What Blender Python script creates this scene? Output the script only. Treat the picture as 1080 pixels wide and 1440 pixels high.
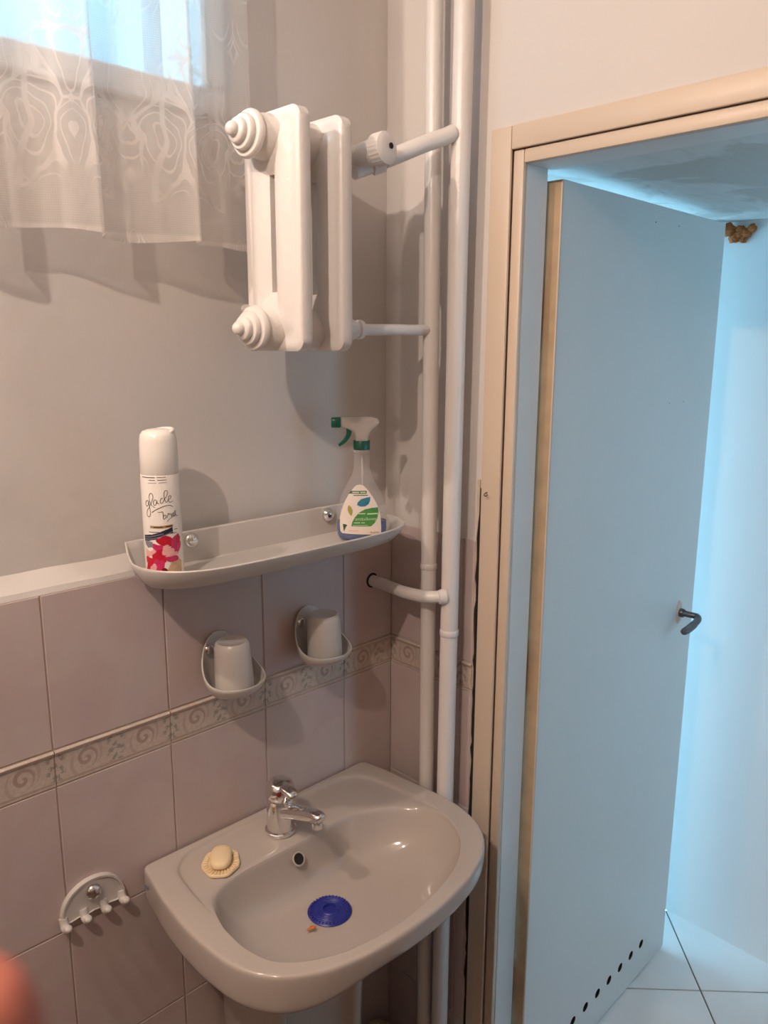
import bpy, bmesh, math, random
from mathutils import Vector, Matrix
from math import sin, cos, pi, radians

for o in list(bpy.data.objects):
    bpy.data.objects.remove(o)
SC = bpy.context.scene
COL = SC.collection

# ------------------------------------------------------------------ camera
CAM_POS = Vector((-1.1646, -1.1708, 1.7083))
YAW, PITCH, ROLL, FPX = 0.79896, 0.20933, 0.00387, 1124.75
_f = Vector((cos(YAW) * cos(PITCH), sin(YAW) * cos(PITCH), -sin(PITCH)))
_r0 = Vector((sin(YAW), -cos(YAW), 0))
_u0 = _r0.cross(_f)
_r = cos(ROLL) * _r0 + sin(ROLL) * _u0
_u = -sin(ROLL) * _r0 + cos(ROLL) * _u0
cam = bpy.data.cameras.new('camera')
cam.sensor_fit = 'VERTICAL'
cam.sensor_height = 36.0
cam.lens = FPX / 1440 * 36.0
cam.clip_start = 0.005
cam.dof.use_dof = True
cam.dof.focus_distance = 1.62
cam.dof.aperture_fstop = 12.0
camo = bpy.data.objects.new('camera', cam)
M = Matrix.Identity(4)
for i in range(3):
    M[i][0], M[i][1], M[i][2], M[i][3] = _r[i], _u[i], -_f[i], CAM_POS[i]
camo.matrix_world = M
COL.objects.link(camo)
SC.camera = camo

# ------------------------------------------------------------------ world, exposure
W = bpy.data.worlds.new('sky')
SC.world = W
W.use_nodes = True
bg = W.node_tree.nodes['Background']
bg.inputs[0].default_value = (0.37, 0.75, 1.0, 1)
bg.inputs[1].default_value = 7.2
SC.view_settings.view_transform = 'Standard'
SC.view_settings.look = 'None'
SC.view_settings.exposure = 0.20
SC.view_settings.gamma = 1.0
SC.view_settings.use_curve_mapping = False
LAMP_WATTS = (29.0, 20.0)
LAMP_COLOR = (1.0, 0.80, 0.665)
LAMPS = ((-1.50, -0.75, 2.45), (-1.30, -0.16, 2.42))


# ------------------------------------------------------------------ materials
def newmat(name):
    m = bpy.data.materials.new(name)
    m.use_nodes = True
    nt = m.node_tree
    return m, nt, nt.nodes['Principled BSDF']


def mat(name, col, rough=0.5, metal=0.0, var=0.06, scale=12.0, bump=0.0, bscale=60.0, coat=0.0, spec=0.5):
    m, nt, b = newmat(name)
    N, L = nt.nodes, nt.links
    tc = N.new('ShaderNodeTexCoord')
    no = N.new('ShaderNodeTexNoise')
    no.inputs['Scale'].default_value = scale
    no.inputs['Detail'].default_value = 4
    L.new(tc.outputs['Object'], no.inputs['Vector'])
    mx = N.new('ShaderNodeMix')
    mx.data_type = 'RGBA'
    mx.inputs[6].default_value = tuple(max(0, c * (1 - var)) for c in col) + (1,)
    mx.inputs[7].default_value = tuple(min(1, c * (1 + var)) for c in col) + (1,)
    L.new(no.outputs['Fac'], mx.inputs[0])
    L.new(mx.outputs[2], b.inputs['Base Color'])
    b.inputs['Roughness'].default_value = rough
    b.inputs['Metallic'].default_value = metal
    b.inputs['Coat Weight'].default_value = coat
    b.inputs['Specular IOR Level'].default_value = spec
    if bump:
        n2 = N.new('ShaderNodeTexNoise')
        n2.inputs['Scale'].default_value = bscale
        n2.inputs['Detail'].default_value = 5
        L.new(tc.outputs['Object'], n2.inputs['Vector'])
        bp = N.new('ShaderNodeBump')
        bp.inputs['Strength'].default_value = bump
        bp.inputs['Distance'].default_value = 0.01
        L.new(n2.outputs['Fac'], bp.inputs['Height'])
        L.new(bp.outputs[0], b.inputs['Normal'])
    return m


def math_node(nt, op, a, b=None, c=None):
    n = nt.nodes.new('ShaderNodeMath')
    n.operation = op
    for i, v in enumerate((a, b, c)):
        if v is None:
            continue
        if isinstance(v, (int, float)):
            n.inputs[i].default_value = v
        else:
            nt.links.new(v, n.inputs[i])
    return n.outputs[0]


def mixcol(nt, fac, a, b):
    n = nt.nodes.new('ShaderNodeMix')
    n.data_type = 'RGBA'
    for i, v in ((0, fac), (6, a), (7, b)):
        if isinstance(v, tuple):
            n.inputs[i].default_value = v + (1,) if len(v) == 3 else v
        elif isinstance(v, (int, float)):
            n.inputs[i].default_value = v
        else:
            nt.links.new(v, n.inputs[i])
    return n.outputs[2]


def ramp(nt, fac, p0, p1):
    n = nt.nodes.new('ShaderNodeMapRange')
    n.interpolation_type = 'SMOOTHSTEP'
    nt.links.new(fac, n.inputs[0])
    n.inputs[1].default_value = p0
    n.inputs[2].default_value = p1
    return n.outputs[0]


def world_pos(nt):
    return nt.nodes.new('ShaderNodeNewGeometry').outputs['Position']


def mat_tile():
    m, nt, b = newmat('wall_tile_glaze')
    N, L = nt.nodes, nt.links
    pos = world_pos(nt)
    n1 = N.new('ShaderNodeTexNoise')
    n1.inputs['Scale'].default_value = 7
    n1.inputs['Detail'].default_value = 3
    n1.inputs['Distortion'].default_value = 1.2
    L.new(pos, n1.inputs['Vector'])
    n2 = N.new('ShaderNodeTexNoise')
    n2.inputs['Scale'].default_value = 26
    n2.inputs['Detail'].default_value = 4
    L.new(pos, n2.inputs['Vector'])
    c = mixcol(nt, ramp(nt, n1.outputs['Fac'], .36, .64), (0.56, 0.450, 0.440), (0.58, 0.490, 0.465))
    c = mixcol(nt, math_node(nt, 'MULTIPLY', ramp(nt, n2.outputs['Fac'], .45, .7), 0.25), c, (0.60, 0.50, 0.48))
    L.new(c, b.inputs['Base Color'])
    b.inputs['Roughness'].default_value = 0.22
    b.inputs['Specular IOR Level'].default_value = 0.45
    return m


def mat_band():
    """border tile: rosy scrolls alternating with grey-green leaves, 10 cm repeat (object x along the wall, z up)"""
    m, nt, b = newmat('border_tile_glaze')
    N, L = nt.nodes, nt.links
    tc = N.new('ShaderNodeTexCoord')
    sp = N.new('ShaderNodeSeparateXYZ')
    L.new(tc.outputs['Object'], sp.inputs[0])
    x, z = sp.outputs[0], sp.outputs[2]
    u = math_node(nt, 'SUBTRACT', math_node(nt, 'PINGPONG', math_node(nt, 'ADD', x, 10.0), 0.05), 0.0)   # 0..0.05 mirrored
    zc = math_node(nt, 'SUBTRACT', z, 0.031)
    # scroll centre at u = 0.05 (i.e. x = .05, .15)
    fr = math_node(nt, 'SUBTRACT', math_node(nt, 'FLOORED_MODULO', math_node(nt, 'ADD', x, 10.0), 0.1), 0.05)
    r = math_node(nt, 'SQRT', math_node(nt, 'ADD', math_node(nt, 'MULTIPLY', fr, fr), math_node(nt, 'MULTIPLY', zc, zc)))
    th = math_node(nt, 'ARCTAN2', zc, fr)
    sw = math_node(nt, 'SINE', math_node(nt, 'ADD', math_node(nt, 'MULTIPLY', r, 430.0), th))
    inr = math_node(nt, 'SUBTRACT', 1.0, ramp(nt, r, .016, .021))
    scroll = math_node(nt, 'MULTIPLY', ramp(nt, sw, -.1, .5), inr)
    lr = math_node(nt, 'SINE', math_node(nt, 'SUBTRACT', math_node(nt, 'MULTIPLY', r, 330.0), math_node(nt, 'MULTIPLY', th, 2.0)))
    outer = math_node(nt, 'MULTIPLY', ramp(nt, lr, .25, .8), math_node(nt, 'MULTIPLY', ramp(nt, r, .020, .024), math_node(nt, 'SUBTRACT', 1.0, ramp(nt, r, .034, .040))))
    # leaves near u = 0
    nz = N.new('ShaderNodeTexNoise')
    nz.inputs['Scale'].default_value = 130
    nz.inputs['Detail'].default_value = 2
    L.new(tc.outputs['Object'], nz.inputs['Vector'])
    lv = math_node(nt, 'SINE', math_node(nt, 'ADD', math_node(nt, 'MULTIPLY', zc, 300.0), math_node(nt, 'MULTIPLY', u, 260.0)))
    leaf = math_node(nt, 'MULTIPLY', ramp(nt, math_node(nt, 'ADD', math_node(nt, 'MULTIPLY', lv, .5), math_node(nt, 'MULTIPLY', math_node(nt, 'SUBTRACT', nz.outputs['Fac'], .5), 5.0)), -.1, .5),
                     math_node(nt, 'SUBTRACT', 1.0, ramp(nt, u, .010, .020)))
    az = math_node(nt, 'ABSOLUTE', zc)
    inside = math_node(nt, 'SUBTRACT', 1.0, ramp(nt, az, .0215, .0235))
    edge = math_node(nt, 'MULTIPLY', ramp(nt, az, .0225, .0240), math_node(nt, 'SUBTRACT', 1.0, ramp(nt, az, .026, .0275)))
    base = mixcol(nt, ramp(nt, nz.outputs['Fac'], .35, .65), (0.56, 0.47, 0.41), (0.62, 0.53, 0.46))
    c = mixcol(nt, math_node(nt, 'MULTIPLY', math_node(nt, 'MULTIPLY', scroll, inside), .8), base, (0.40, 0.285, 0.25))
    c = mixcol(nt, math_node(nt, 'MULTIPLY', math_node(nt, 'MULTIPLY', outer, inside), .6), c, (0.44, 0.35, 0.31))
    c = mixcol(nt, math_node(nt, 'MULTIPLY', math_node(nt, 'MULTIPLY', leaf, inside), .85), c, (0.30, 0.285, 0.25))
    c = mixcol(nt, math_node(nt, 'MULTIPLY', edge, .6), c, (0.36, 0.26, 0.22))
    L.new(c, b.inputs['Base Color'])
    b.inputs['Roughness'].default_value = 0.25
    return m


def mat_lace():
    m, nt, b = newmat('lace_net')
    N, L = nt.nodes, nt.links
    uv = N.new('ShaderNodeTexCoord')
    mp = N.new('ShaderNodeMapping')
    L.new(uv.outputs['UV'], mp.inputs[0])
    P = mp.outputs[0]
    sp = N.new('ShaderNodeSeparateXYZ')
    L.new(P, sp.inputs[0])
    cb = N.new('ShaderNodeCombineXYZ')        # mirrored repeat, as woven lace has
    L.new(math_node(nt, 'PINGPONG', sp.outputs[0], .115), cb.inputs[0])
    L.new(sp.outputs[1], cb.inputs[1])
    Q = cb.outputs[0]
    dist = N.new('ShaderNodeTexNoise')
    dist.inputs['Scale'].default_value = 8
    dist.inputs['Detail'].default_value = 2
    L.new(Q, dist.inputs['Vector'])
    va = N.new('ShaderNodeVectorMath')
    va.operation = 'MULTIPLY_ADD'
    L.new(dist.outputs['Color'], va.inputs[0])
    va.inputs[1].default_value = (.12, .12, 0)
    L.new(Q, va.inputs[2])
    mq = N.new('ShaderNodeMapping')
    mq.inputs['Scale'].default_value = (1.0, .62, 1)
    L.new(va.outputs[0], mq.inputs[0])
    vo = N.new('ShaderNodeTexVoronoi')
    vo.inputs['Scale'].default_value = 19.0
    vo.inputs['Randomness'].default_value = .9
    L.new(mq.outputs[0], vo.inputs['Vector'])
    d = vo.outputs['Distance']
    rings = math_node(nt, 'SINE', math_node(nt, 'MULTIPLY', d, 40.0))
    rings = math_node(nt, 'MULTIPLY', ramp(nt, rings, .72, .92), ramp(nt, d, .10, .16))
    ve = N.new('ShaderNodeTexVoronoi')
    ve.feature = 'DISTANCE_TO_EDGE'
    ve.inputs['Scale'].default_value = 19.0
    ve.inputs['Randomness'].default_value = .9
    L.new(mq.outputs[0], ve.inputs['Vector'])
    edges = math_node(nt, 'SUBTRACT', 1.0, ramp(nt, ve.outputs['Distance'], .02, .055))
    v3_ = N.new('ShaderNodeTexVoronoi')
    v3_.inputs['Scale'].default_value = 330.0
    v3_.inputs['Randomness'].default_value = 0.0
    L.new(P, v3_.inputs['Vector'])
    ns = N.new('ShaderNodeTexNoise')
    ns.inputs['Scale'].default_value = 7
    ns.inputs['Detail'].default_value = 2
    L.new(Q, ns.inputs['Vector'])
    where = ramp(nt, ns.outputs['Fac'], .44, .52)
    dots = math_node(nt, 'MULTIPLY', ramp(nt, v3_.outputs['Distance'], .25, .5), math_node(nt, 'SUBTRACT', 1.0, where))
    pat = math_node(nt, 'MULTIPLY', math_node(nt, 'MINIMUM', math_node(nt, 'ADD', rings, edges), 1.0), where)
    hem = math_node(nt, 'SUBTRACT', 1.0, ramp(nt, sp.outputs[1], .006, .012))
    dens = math_node(nt, 'ADD', .44, math_node(nt, 'MULTIPLY', pat, .30))
    dens = math_node(nt, 'ADD', dens, math_node(nt, 'MULTIPLY', dots, .07))
    dens = math_node(nt, 'MINIMUM', math_node(nt, 'ADD', dens, math_node(nt, 'MULTIPLY', hem, .2)), .92)
    out = N['Material Output']
    dif = N.new('ShaderNodeBsdfDiffuse')
    dif.inputs[0].default_value = (.80, .76, .73, 1)
    tr = N.new('ShaderNodeBsdfTranslucent')
    tr.inputs[0].default_value = (.80, .78, .76, 1)
    cl = N.new('ShaderNodeMixShader')
    cl.inputs[0].default_value = .35
    L.new(dif.outputs[0], cl.inputs[1])
    L.new(tr.outputs[0], cl.inputs[2])
    tp = N.new('ShaderNodeBsdfTransparent')
    ms = N.new('ShaderNodeMixShader')
    L.new(dens, ms.inputs[0])
    L.new(tp.outputs[0], ms.inputs[1])
    L.new(cl.outputs[0], ms.inputs[2])
    L.new(ms.outputs[0], out.inputs[0])
    N.remove(b)
    return m


def mat_pane(name, tint=(.95, .98, 1.0), refl=.06):
    m, nt, b = newmat(name)
    N, L = nt.nodes, nt.links
    tp = N.new('ShaderNodeBsdfTransparent')
    tp.inputs[0].default_value = tint + (1,)
    gl = N.new('ShaderNodeBsdfGlossy')
    gl.inputs['Roughness'].default_value = .03
    no = N.new('ShaderNodeTexNoise')
    no.inputs['Scale'].default_value = 40
    ms = N.new('ShaderNodeMixShader')
    L.new(math_node(nt, 'MULTIPLY', no.outputs['Fac'], refl * 2), ms.inputs[0])
    L.new(tp.outputs[0], ms.inputs[1])
    L.new(gl.outputs[0], ms.inputs[2])
    L.new(ms.outputs[0], N['Material Output'].inputs[0])
    N.remove(b)
    return m


def mat_ceiling_patchy():
    m, nt, b = newmat('patchy_old_ceiling_paint')
    N, L = nt.nodes, nt.links
    pos = world_pos(nt)
    n1 = N.new('ShaderNodeTexNoise')
    n1.inputs['Scale'].default_value = 5
    n1.inputs['Detail'].default_value = 6
    n1.inputs['Distortion'].default_value = .8
    L.new(pos, n1.inputs['Vector'])
    n2 = N.new('ShaderNodeTexNoise')
    n2.inputs['Scale'].default_value = 30
    n2.inputs['Detail'].default_value = 4
    mp = N.new('ShaderNodeMapping')
    mp.inputs['Scale'].default_value = (.4, 2.2, 1)
    L.new(pos, mp.inputs[0])
    L.new(mp.outputs[0], n2.inputs['Vector'])
    c = mixcol(nt, ramp(nt, n1.outputs['Fac'], .44, .52), (.50, .48, .45), (.66, .66, .65))
    c = mixcol(nt, math_node(nt, 'MULTIPLY', ramp(nt, n2.outputs['Fac'], .5, .7), .3), c, (.48, .45, .41))
    L.new(c, b.inputs['Base Color'])
    b.inputs['Roughness'].default_value = .45
    bp = N.new('ShaderNodeBump')
    bp.inputs['Strength'].default_value = .25
    bp.inputs['Distance'].default_value = .01
    L.new(n2.outputs['Fac'], bp.inputs['Height'])
    L.new(bp.outputs[0], b.inputs['Normal'])
    return m


def mat_emit(name, col, s):
    m, nt, b = newmat(name)
    b.inputs['Base Color'].default_value = (.9, .9, .9, 1)
    b.inputs['Emission Color'].default_value = col + (1,)
    b.inputs['Emission Strength'].default_value = s
    return m


def mat_clear(name, col, alpha, rough=.08):
    m, nt, b = newmat(name)
    N, L = nt.nodes, nt.links
    b.inputs['Base Color'].default_value = col + (1,)
    b.inputs['Roughness'].default_value = rough
    no = N.new('ShaderNodeTexNoise')
    no.inputs['Scale'].default_value = 30
    a = math_node(nt, 'ADD', math_node(nt, 'MULTIPLY', no.outputs['Fac'], .04), alpha)
    L.new(a, b.inputs['Alpha'])
    return m


MT = dict(
    plaster=mat('warm_white_plaster', (.66, .625, .60), .85, var=.035, scale=3, bump=.12, bscale=35),
    plaster2=mat('bounce_cutting_beige', (.36, .31, .27), .85, var=.05, scale=3),  # upper part of the unseen walls, darkened to cut bounced light
    tile2=mat('bounce_cutting_brown', (.22, .15, .12), .3, var=.1, scale=6),  # brown chosen for the unseen walls so they soak up bounced light
    tile=mat_tile(),
    band=mat_band(),
    grout=mat('old_grout', (.62, .50, .40), .9, var=.2, scale=30),
    ceilroom=mat('white_ceiling_paint', (.62, .60, .58), .9),
    floorroom=mat('bathroom_floor', (.14, .10, .08), .4, var=.15),  # unseen floor, kept dark to cut bounced light
    enamel=mat('white_gloss_enamel', (.76, .72, .69), .30, var=.03, bump=.10, bscale=90),
    casing=mat('cream_gloss_paint', (.66, .54, .425), .38, var=.05, scale=5, bump=.06, bscale=40),
    jamb=mat('white_jamb_paint', (.74, .72, .70), .4, var=.04),
    leaf=mat('white_door_laminate', (.74, .715, .69), .38, var=.03, scale=3),
    leafedge=mat('raw_brown_door_edge', (.50, .36, .22), .7, var=.25, scale=22),
    dark=mat('painted_recess_shade', (.015, .013, .012), .9),  # near-black stands in for the shade inside holes, crack and cups
    beige=mat('beige_gloss_ceramic', (.49, .435, .395), .12, var=.02, scale=8),
    beigep=mat('beige_gloss_plastic', (.62, .585, .555), .28, var=.02, scale=8),
    chrome=mat('polished_chrome', (.80, .80, .80), .08, metal=1.0, var=.03),
    redmark=mat('red_indicator', (.20, .02, .015), .3),
    blue=mat('blue_rubber', (.020, .028, .27), .35, var=.2, scale=60),
    soapm=mat('cream_soap', (.86, .68, .43), .45, var=.04, scale=30),
    orange=mat('orange_peel', (.62, .17, .02), .5, var=.2, scale=200),
    corrwall=mat('corridor_white_paint', (.80, .80, .80), .6, var=.03, scale=2, bump=.08, bscale=20),
    well=mat('grey_added_screen', (.50, .50, .50), .9, var=.2, scale=3),  # grey of the added walls that dim the bathroom window
    cortile=mat('grey_white_floor_tile', (.72, .71, .70), .25, var=.07, scale=9),
    cgrout=mat('dark_floor_grout', (.10, .095, .09), .9),
    corrceil=mat_ceiling_patchy(),
    foam=mat('cured_brown_foam', (.44, .125, .028), .8, var=.45, scale=70, bump=.6, bscale=150),
    lever=mat('dark_worn_metal', (.16, .16, .17), .35, metal=.85, var=.2, scale=80),
    rosette=mat('yellowed_plate', (.66, .55, .46), .5, var=.15, scale=60),
    lace=mat_lace(),
    pane=mat_pane('window_glass'),
    winframe=mat('white_window_frame', (.74, .73, .72), .4),
    canwhite=mat('glossy_white_can', (.84, .80, .75), .25, var=.02),
    ink=mat('dark_brown_ink', (.05, .03, .028), .4),
    inkblue=mat('dark_navy_ink', (.018, .02, .045), .35),
    greyink=mat('grey_blue_ink', (.22, .22, .28), .35),
    gold=mat('gold_ink', (.42, .26, .10), .35),
    petal=mat('crimson_petal_print', (.52, .012, .035), .35, var=.3, scale=120),
    petal2=mat('magenta_petal_print', (.58, .03, .13), .35, var=.3, scale=120),
    pinkc=mat('pale_pink_print', (.75, .40, .38), .35, var=.15, scale=150),
    darkred=mat('deep_red_print', (.20, .008, .012), .35),
    tanp=mat('tan_stripe_print', (.55, .38, .24), .35, var=.4, scale=160),
    green=mat('dark_green_plastic', (.008, .10, .065), .3, var=.08),
    greenink=mat('leaf_green_ink', (.07, .27, .06), .4, var=.1, scale=150),
    tealink=mat('teal_blue_ink', (.03, .20, .30), .4, var=.4, scale=150),
    oliveink=mat('olive_ink', (.38, .36, .09), .4, var=.2, scale=150),
    dkgreenink=mat('dark_green_ink', (.03, .11, .06), .4),
    paleink=mat('pale_ink', (.60, .72, .50), .4),
    redink=mat('red_brown_ink', (.40, .07, .03), .4),
    labelm=mat('cream_label_paper', (.82, .72, .64), .4, var=.03),
    clear=mat_clear('clear_plastic', (.80, .76, .76), .11, .06),
    clear2=mat_clear('cloudy_plastic', (.70, .62, .56), .52, .2),
    liquid=mat_clear('blue_cleaning_liquid', (.006, .062, .27), .95, .1),
    skin=mat('skin', (.36, .105, .07), .5, var=.12, scale=60, bump=.1, bscale=400),
    nail=mat('finger_nail', (.72, .42, .34), .25),
    trap=mat('yellowed_plastic_pipe', (.36, .28, .19), .5, var=.2),
    bulb=mat_emit('lit_bulb', LAMP_COLOR, 6.0),
)


# ------------------------------------------------------------------ mesh helpers
def mk(name, data, m=None, parent=None, smooth=True, angle=None):
    """bmesh / mesh / (verts, faces) -> linked object"""
    if isinstance(data, bmesh.types.BMesh):
        bmesh.ops.recalc_face_normals(data, faces=data.faces)
        me = bpy.data.meshes.new(name)
        data.to_mesh(me)
        data.free()
    elif isinstance(data, bpy.types.Mesh):
        me = data
    else:
        me = bpy.data.meshes.new(name)
        me.from_pydata(data[0], [], data[1])
        bm = bmesh.new()
        bm.from_mesh(me)
        bmesh.ops.recalc_face_normals(bm, faces=bm.faces)
        bm.to_mesh(me)
        bm.free()
    if smooth:
        me.polygons.foreach_set('use_smooth', [True] * len(me.polygons))
        me.set_sharp_from_angle(angle=radians(angle if angle else 40))
    if m is not None:
        me.materials.clear()
        me.materials.append(m)
    o = bpy.data.objects.new(name, me)
    COL.objects.link(o)
    if parent is not None:
        o.parent = parent
        o.matrix_parent_inverse = parent.matrix_world.inverted()
    return o


def tag(o, label, cat, group=None, kind=None):
    o['label'] = label
    o['category'] = cat
    if group:
        o['group'] = group
    if kind:
        o['kind'] = kind
    return o


def thing(name, loc, label, cat, group=None, kind=None):
    o = bpy.data.objects.new(name, None)
    o.empty_display_size = .02
    COL.objects.link(o)
    o.location = loc
    o.matrix_world = Matrix.Translation(loc)
    return tag(o, label, cat, group, kind)


def box(bm, x0, x1, y0, y1, z0, z1, bev=0.0, seg=1):
    vs = [bm.verts.new(p) for p in ((x0, y0, z0), (x1, y0, z0), (x1, y1, z0), (x0, y1, z0),
                                    (x0, y0, z1), (x1, y0, z1), (x1, y1, z1), (x0, y1, z1))]
    fs = [bm.faces.new([vs[i] for i in q]) for q in ((0, 3, 2, 1), (4, 5, 6, 7), (0, 1, 5, 4), (1, 2, 6, 5), (2, 3, 7, 6), (3, 0, 4, 7))]
    if bev:
        es = list({e for f in fs for e in f.edges})
        bmesh.ops.bevel(bm, geom=es, offset=bev, segments=seg, affect='EDGES', profile=.5)
    return vs


def boxo(name, dims, m, parent=None, bev=0.0, seg=1):
    bm = bmesh.new()
    box(bm, *dims, bev=bev, seg=seg)
    return mk(name, bm, m, parent)


def loft(bm, rings, cap0=True, cap1=True, closed=True):
    R = [[bm.verts.new(p) for p in r] for r in rings]
    n = len(R[0])
    for a, b in zip(R[:-1], R[1:]):
        for i in range(n if closed else n - 1):
            j = (i + 1) % n
            bm.faces.new((a[i], a[j], b[j], b[i]))
    if cap0:
        bm.faces.new(R[0][::-1])
    if cap1:
        bm.faces.new(R[-1])
    return R


def smooth_path(pts, sub=6):
    P = [Vector(p) for p in pts]
    out = []
    for i in range(len(P) - 1):
        p0 = P[max(i - 1, 0)]
        p1, p2 = P[i], P[i + 1]
        p3 = P[min(i + 2, len(P) - 1)]
        for k in range(sub):
            t = k / sub
            out.append(.5 * ((2 * p1) + (p2 - p0) * t + (2 * p0 - 5 * p1 + 4 * p2 - p3) * t * t + (3 * p1 - p0 - 3 * p2 + p3) * t ** 3))
    out.append(P[-1])
    return out


def tube(bm, path, rad, seg=16, sx=1.0, caps=True):
    P = [Vector(p) for p in path]
    n = len(P)
    if not hasattr(rad, '__len__'):
        rad = [rad] * n
    T = []
    for i in range(n):
        a, b = P[max(i - 1, 0)], P[min(i + 1, n - 1)]
        T.append((b - a).normalized())
    ref = Vector((0, 0, 1)) if abs(T[0].z) < .9 else Vector((1, 0, 0))
    u = (ref - T[0] * ref.dot(T[0])).normalized()
    rings = []
    for i in range(n):
        u = (u - T[i] * u.dot(T[i])).normalized()
        v = T[i].cross(u)
        rings.append([P[i] + rad[i] * (cos(2 * pi * k / seg) * u * sx + sin(2 * pi * k / seg) * v) for k in range(seg)])
    loft(bm, rings, caps, caps)


def lathe(bm, prof, origin=(0, 0, 0), axis=(0, 0, 1), seg=32, cap0=True, cap1=True, mod=None):
    ax = Vector(axis).normalized()
    ref = Vector((0, 0, 1)) if abs(ax.z) < .9 else Vector((1, 0, 0))
    u = (ref - ax * ref.dot(ax)).normalized()
    v = ax.cross(u)
    O = Vector(origin)
    rings = []
    for r, h in prof:
        ring = []
        for k in range(seg):
            a = 2 * pi * k / seg
            rr = r * (mod(a, h) if mod else 1)
            ring.append(O + ax * h + rr * (cos(a) * u + sin(a) * v))
        rings.append(ring)
    loft(bm, rings, cap0, cap1)


def tubeo(name, path, rad, m, parent=None, seg=16, smoothp=False):
    bm = bmesh.new()
    tube(bm, smooth_path(path) if smoothp else path, rad, seg)
    return mk(name, bm, m, parent)


def latheo(name, prof, origin, axis, m, parent=None, seg=32, mod=None, angle=None):
    bm = bmesh.new()
    lathe(bm, prof, origin, axis, seg, mod=mod)
    return mk(name, bm, m, parent, angle=angle)


def grid_surface(bm, f, nu, nv):
    V = [[bm.verts.new(f(i / nu, j / nv)) for i in range(nu + 1)] for j in range(nv + 1)]
    for j in range(nv):
        for i in range(nu):
            bm.faces.new((V[j][i], V[j][i + 1], V[j + 1][i + 1], V[j + 1][i]))
    return V


# ------------------------------------------------------------------ dimensions
ZB = 1.087          # top of the border band
BH = 0.063
TH = 0.256          # tile pitch, vertical
ZBB = ZB - BH
ZT = 1.337          # top of the tiles
J0 = -0.1386        # first vertical joint from the corner
TW = 0.2
ROOMW, ROOMD, ROOMH = 2.40, 2.20, 2.62
WX = 0.088          # far face of the door wall
CX = 0.967          # far corridor wall
CZ = 2.010          # corridor ceiling
CY0, CY1 = -2.3, 0.85
GR = 0.0025
YUP = 0.022         # upper plaster face of the window wall

# ------------------------------------------------------------------ structure: bathroom shell
WIN = (-1.12, -0.375, 2.06, 2.52)
bm = bmesh.new()
box(bm, -ROOMW, 0.0, GR, .20, 0, ZT)
# sloped plaster ledge above the tiles
n = 60
random.seed(4)
r0, r1, r2 = [], [], []
for i in range(n + 1):
    x = -ROOMW + ROOMW * i / n
    w = random.uniform(-.0012, .0012)
    r0.append((x, .0006, ZT + .0005))
    r1.append((x, .0035 + w, ZT + .010 + w))
    r2.append((x, YUP, ZT + .035 + 2 * w))
back = [(x, .20, ZT + .035) for x, _, _ in r0]
backb = [(x, .20, ZT + .0005) for x, _, _ in r0]
loft(bm, [[a[i] for a in (r0, r1, r2, back, backb)] for i in range(n + 1)])
z0 = ZT + .030
box(bm, -ROOMW, 0.0, YUP, .20, z0, WIN[2])
box(bm, -ROOMW, WIN[0], YUP, .20, WIN[2], ROOMH)
box(bm, WIN[1], 0.0, YUP, .20, WIN[2], ROOMH)
box(bm, WIN[0], WIN[1], YUP, .20, WIN[3], ROOMH)
wall_left = tag(mk('wall_left', bm, MT['plaster'], smooth=False), 'white plastered wall with the lace-curtained window and the washbasin', 'wall', kind='structure')
boxo('grout', (-ROOMW, 0.0, GR - .0004, GR + .003, 0, ZT), MT['grout'], wall_left)

DY0, DY1, DZ = -1.035, -0.268, 2.03     # rough door opening
bm = bmesh.new()
box(bm, .0004, WX, DY1, CY1, 0, ROOMH)
box(bm, .0004, WX, CY0, DY0, 0, ROOMH)
box(bm, .0004, WX, DY0, DY1, DZ, ROOMH)
wall_right = tag(mk('wall_right', bm, MT['plaster'], smooth=False), 'white plastered wall holding the doorway and the heating risers', 'wall', kind='structure')

wn = tag(boxo('wall_near', (-ROOMW - .1, WX, -ROOMD - .1, -ROOMD, 0, ROOMH), MT['plaster2']), 'plain plastered wall opposite the window wall', 'wall', kind='structure')
boxo('bounce_cutting_dado', (-ROOMW, 0, -ROOMD, -ROOMD + .004, 0, ZT), MT['tile2'], wn)  # dado added on the unseen wall to absorb bounced light
wf = tag(boxo('wall_far', (-ROOMW - .1, -ROOMW, -ROOMD, .20, 0, ROOMH), MT['plaster2']), 'plain plastered wall opposite the doorway', 'wall', kind='structure')
boxo('bounce_cutting_dado', (-ROOMW, -ROOMW + .004, -ROOMD, 0, 0, ZT), MT['tile2'], wf)  # same light-absorbing dado on the other unseen wall
tag(boxo('ceiling', (-ROOMW - .1, WX, -ROOMD - .1, .20, ROOMH, ROOMH + .1), MT['ceilroom']), 'white painted bathroom ceiling carrying the twin-bulb lamp', 'ceiling', kind='structure')
tag(boxo('floor', (-ROOMW - .1, WX, -ROOMD - .1, .20, -.05, 0), MT['floorroom']), 'bathroom floor under the washbasin', 'floor', kind='structure')


# wall tiles: one shared mesh for whole tiles, cut ones of their own
def tile_mesh(w, h, t, bev=.0012):
    bm = bmesh.new()
    box(bm, 0, w, 0, t, 0, h, bev=bev)
    bmesh.ops.recalc_face_normals(bm, faces=bm.faces)
    me = bpy.data.meshes.new('tile')
    bm.to_mesh(me)
    bm.free()
    me.materials.append(MT['tile'])
    return me


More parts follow.
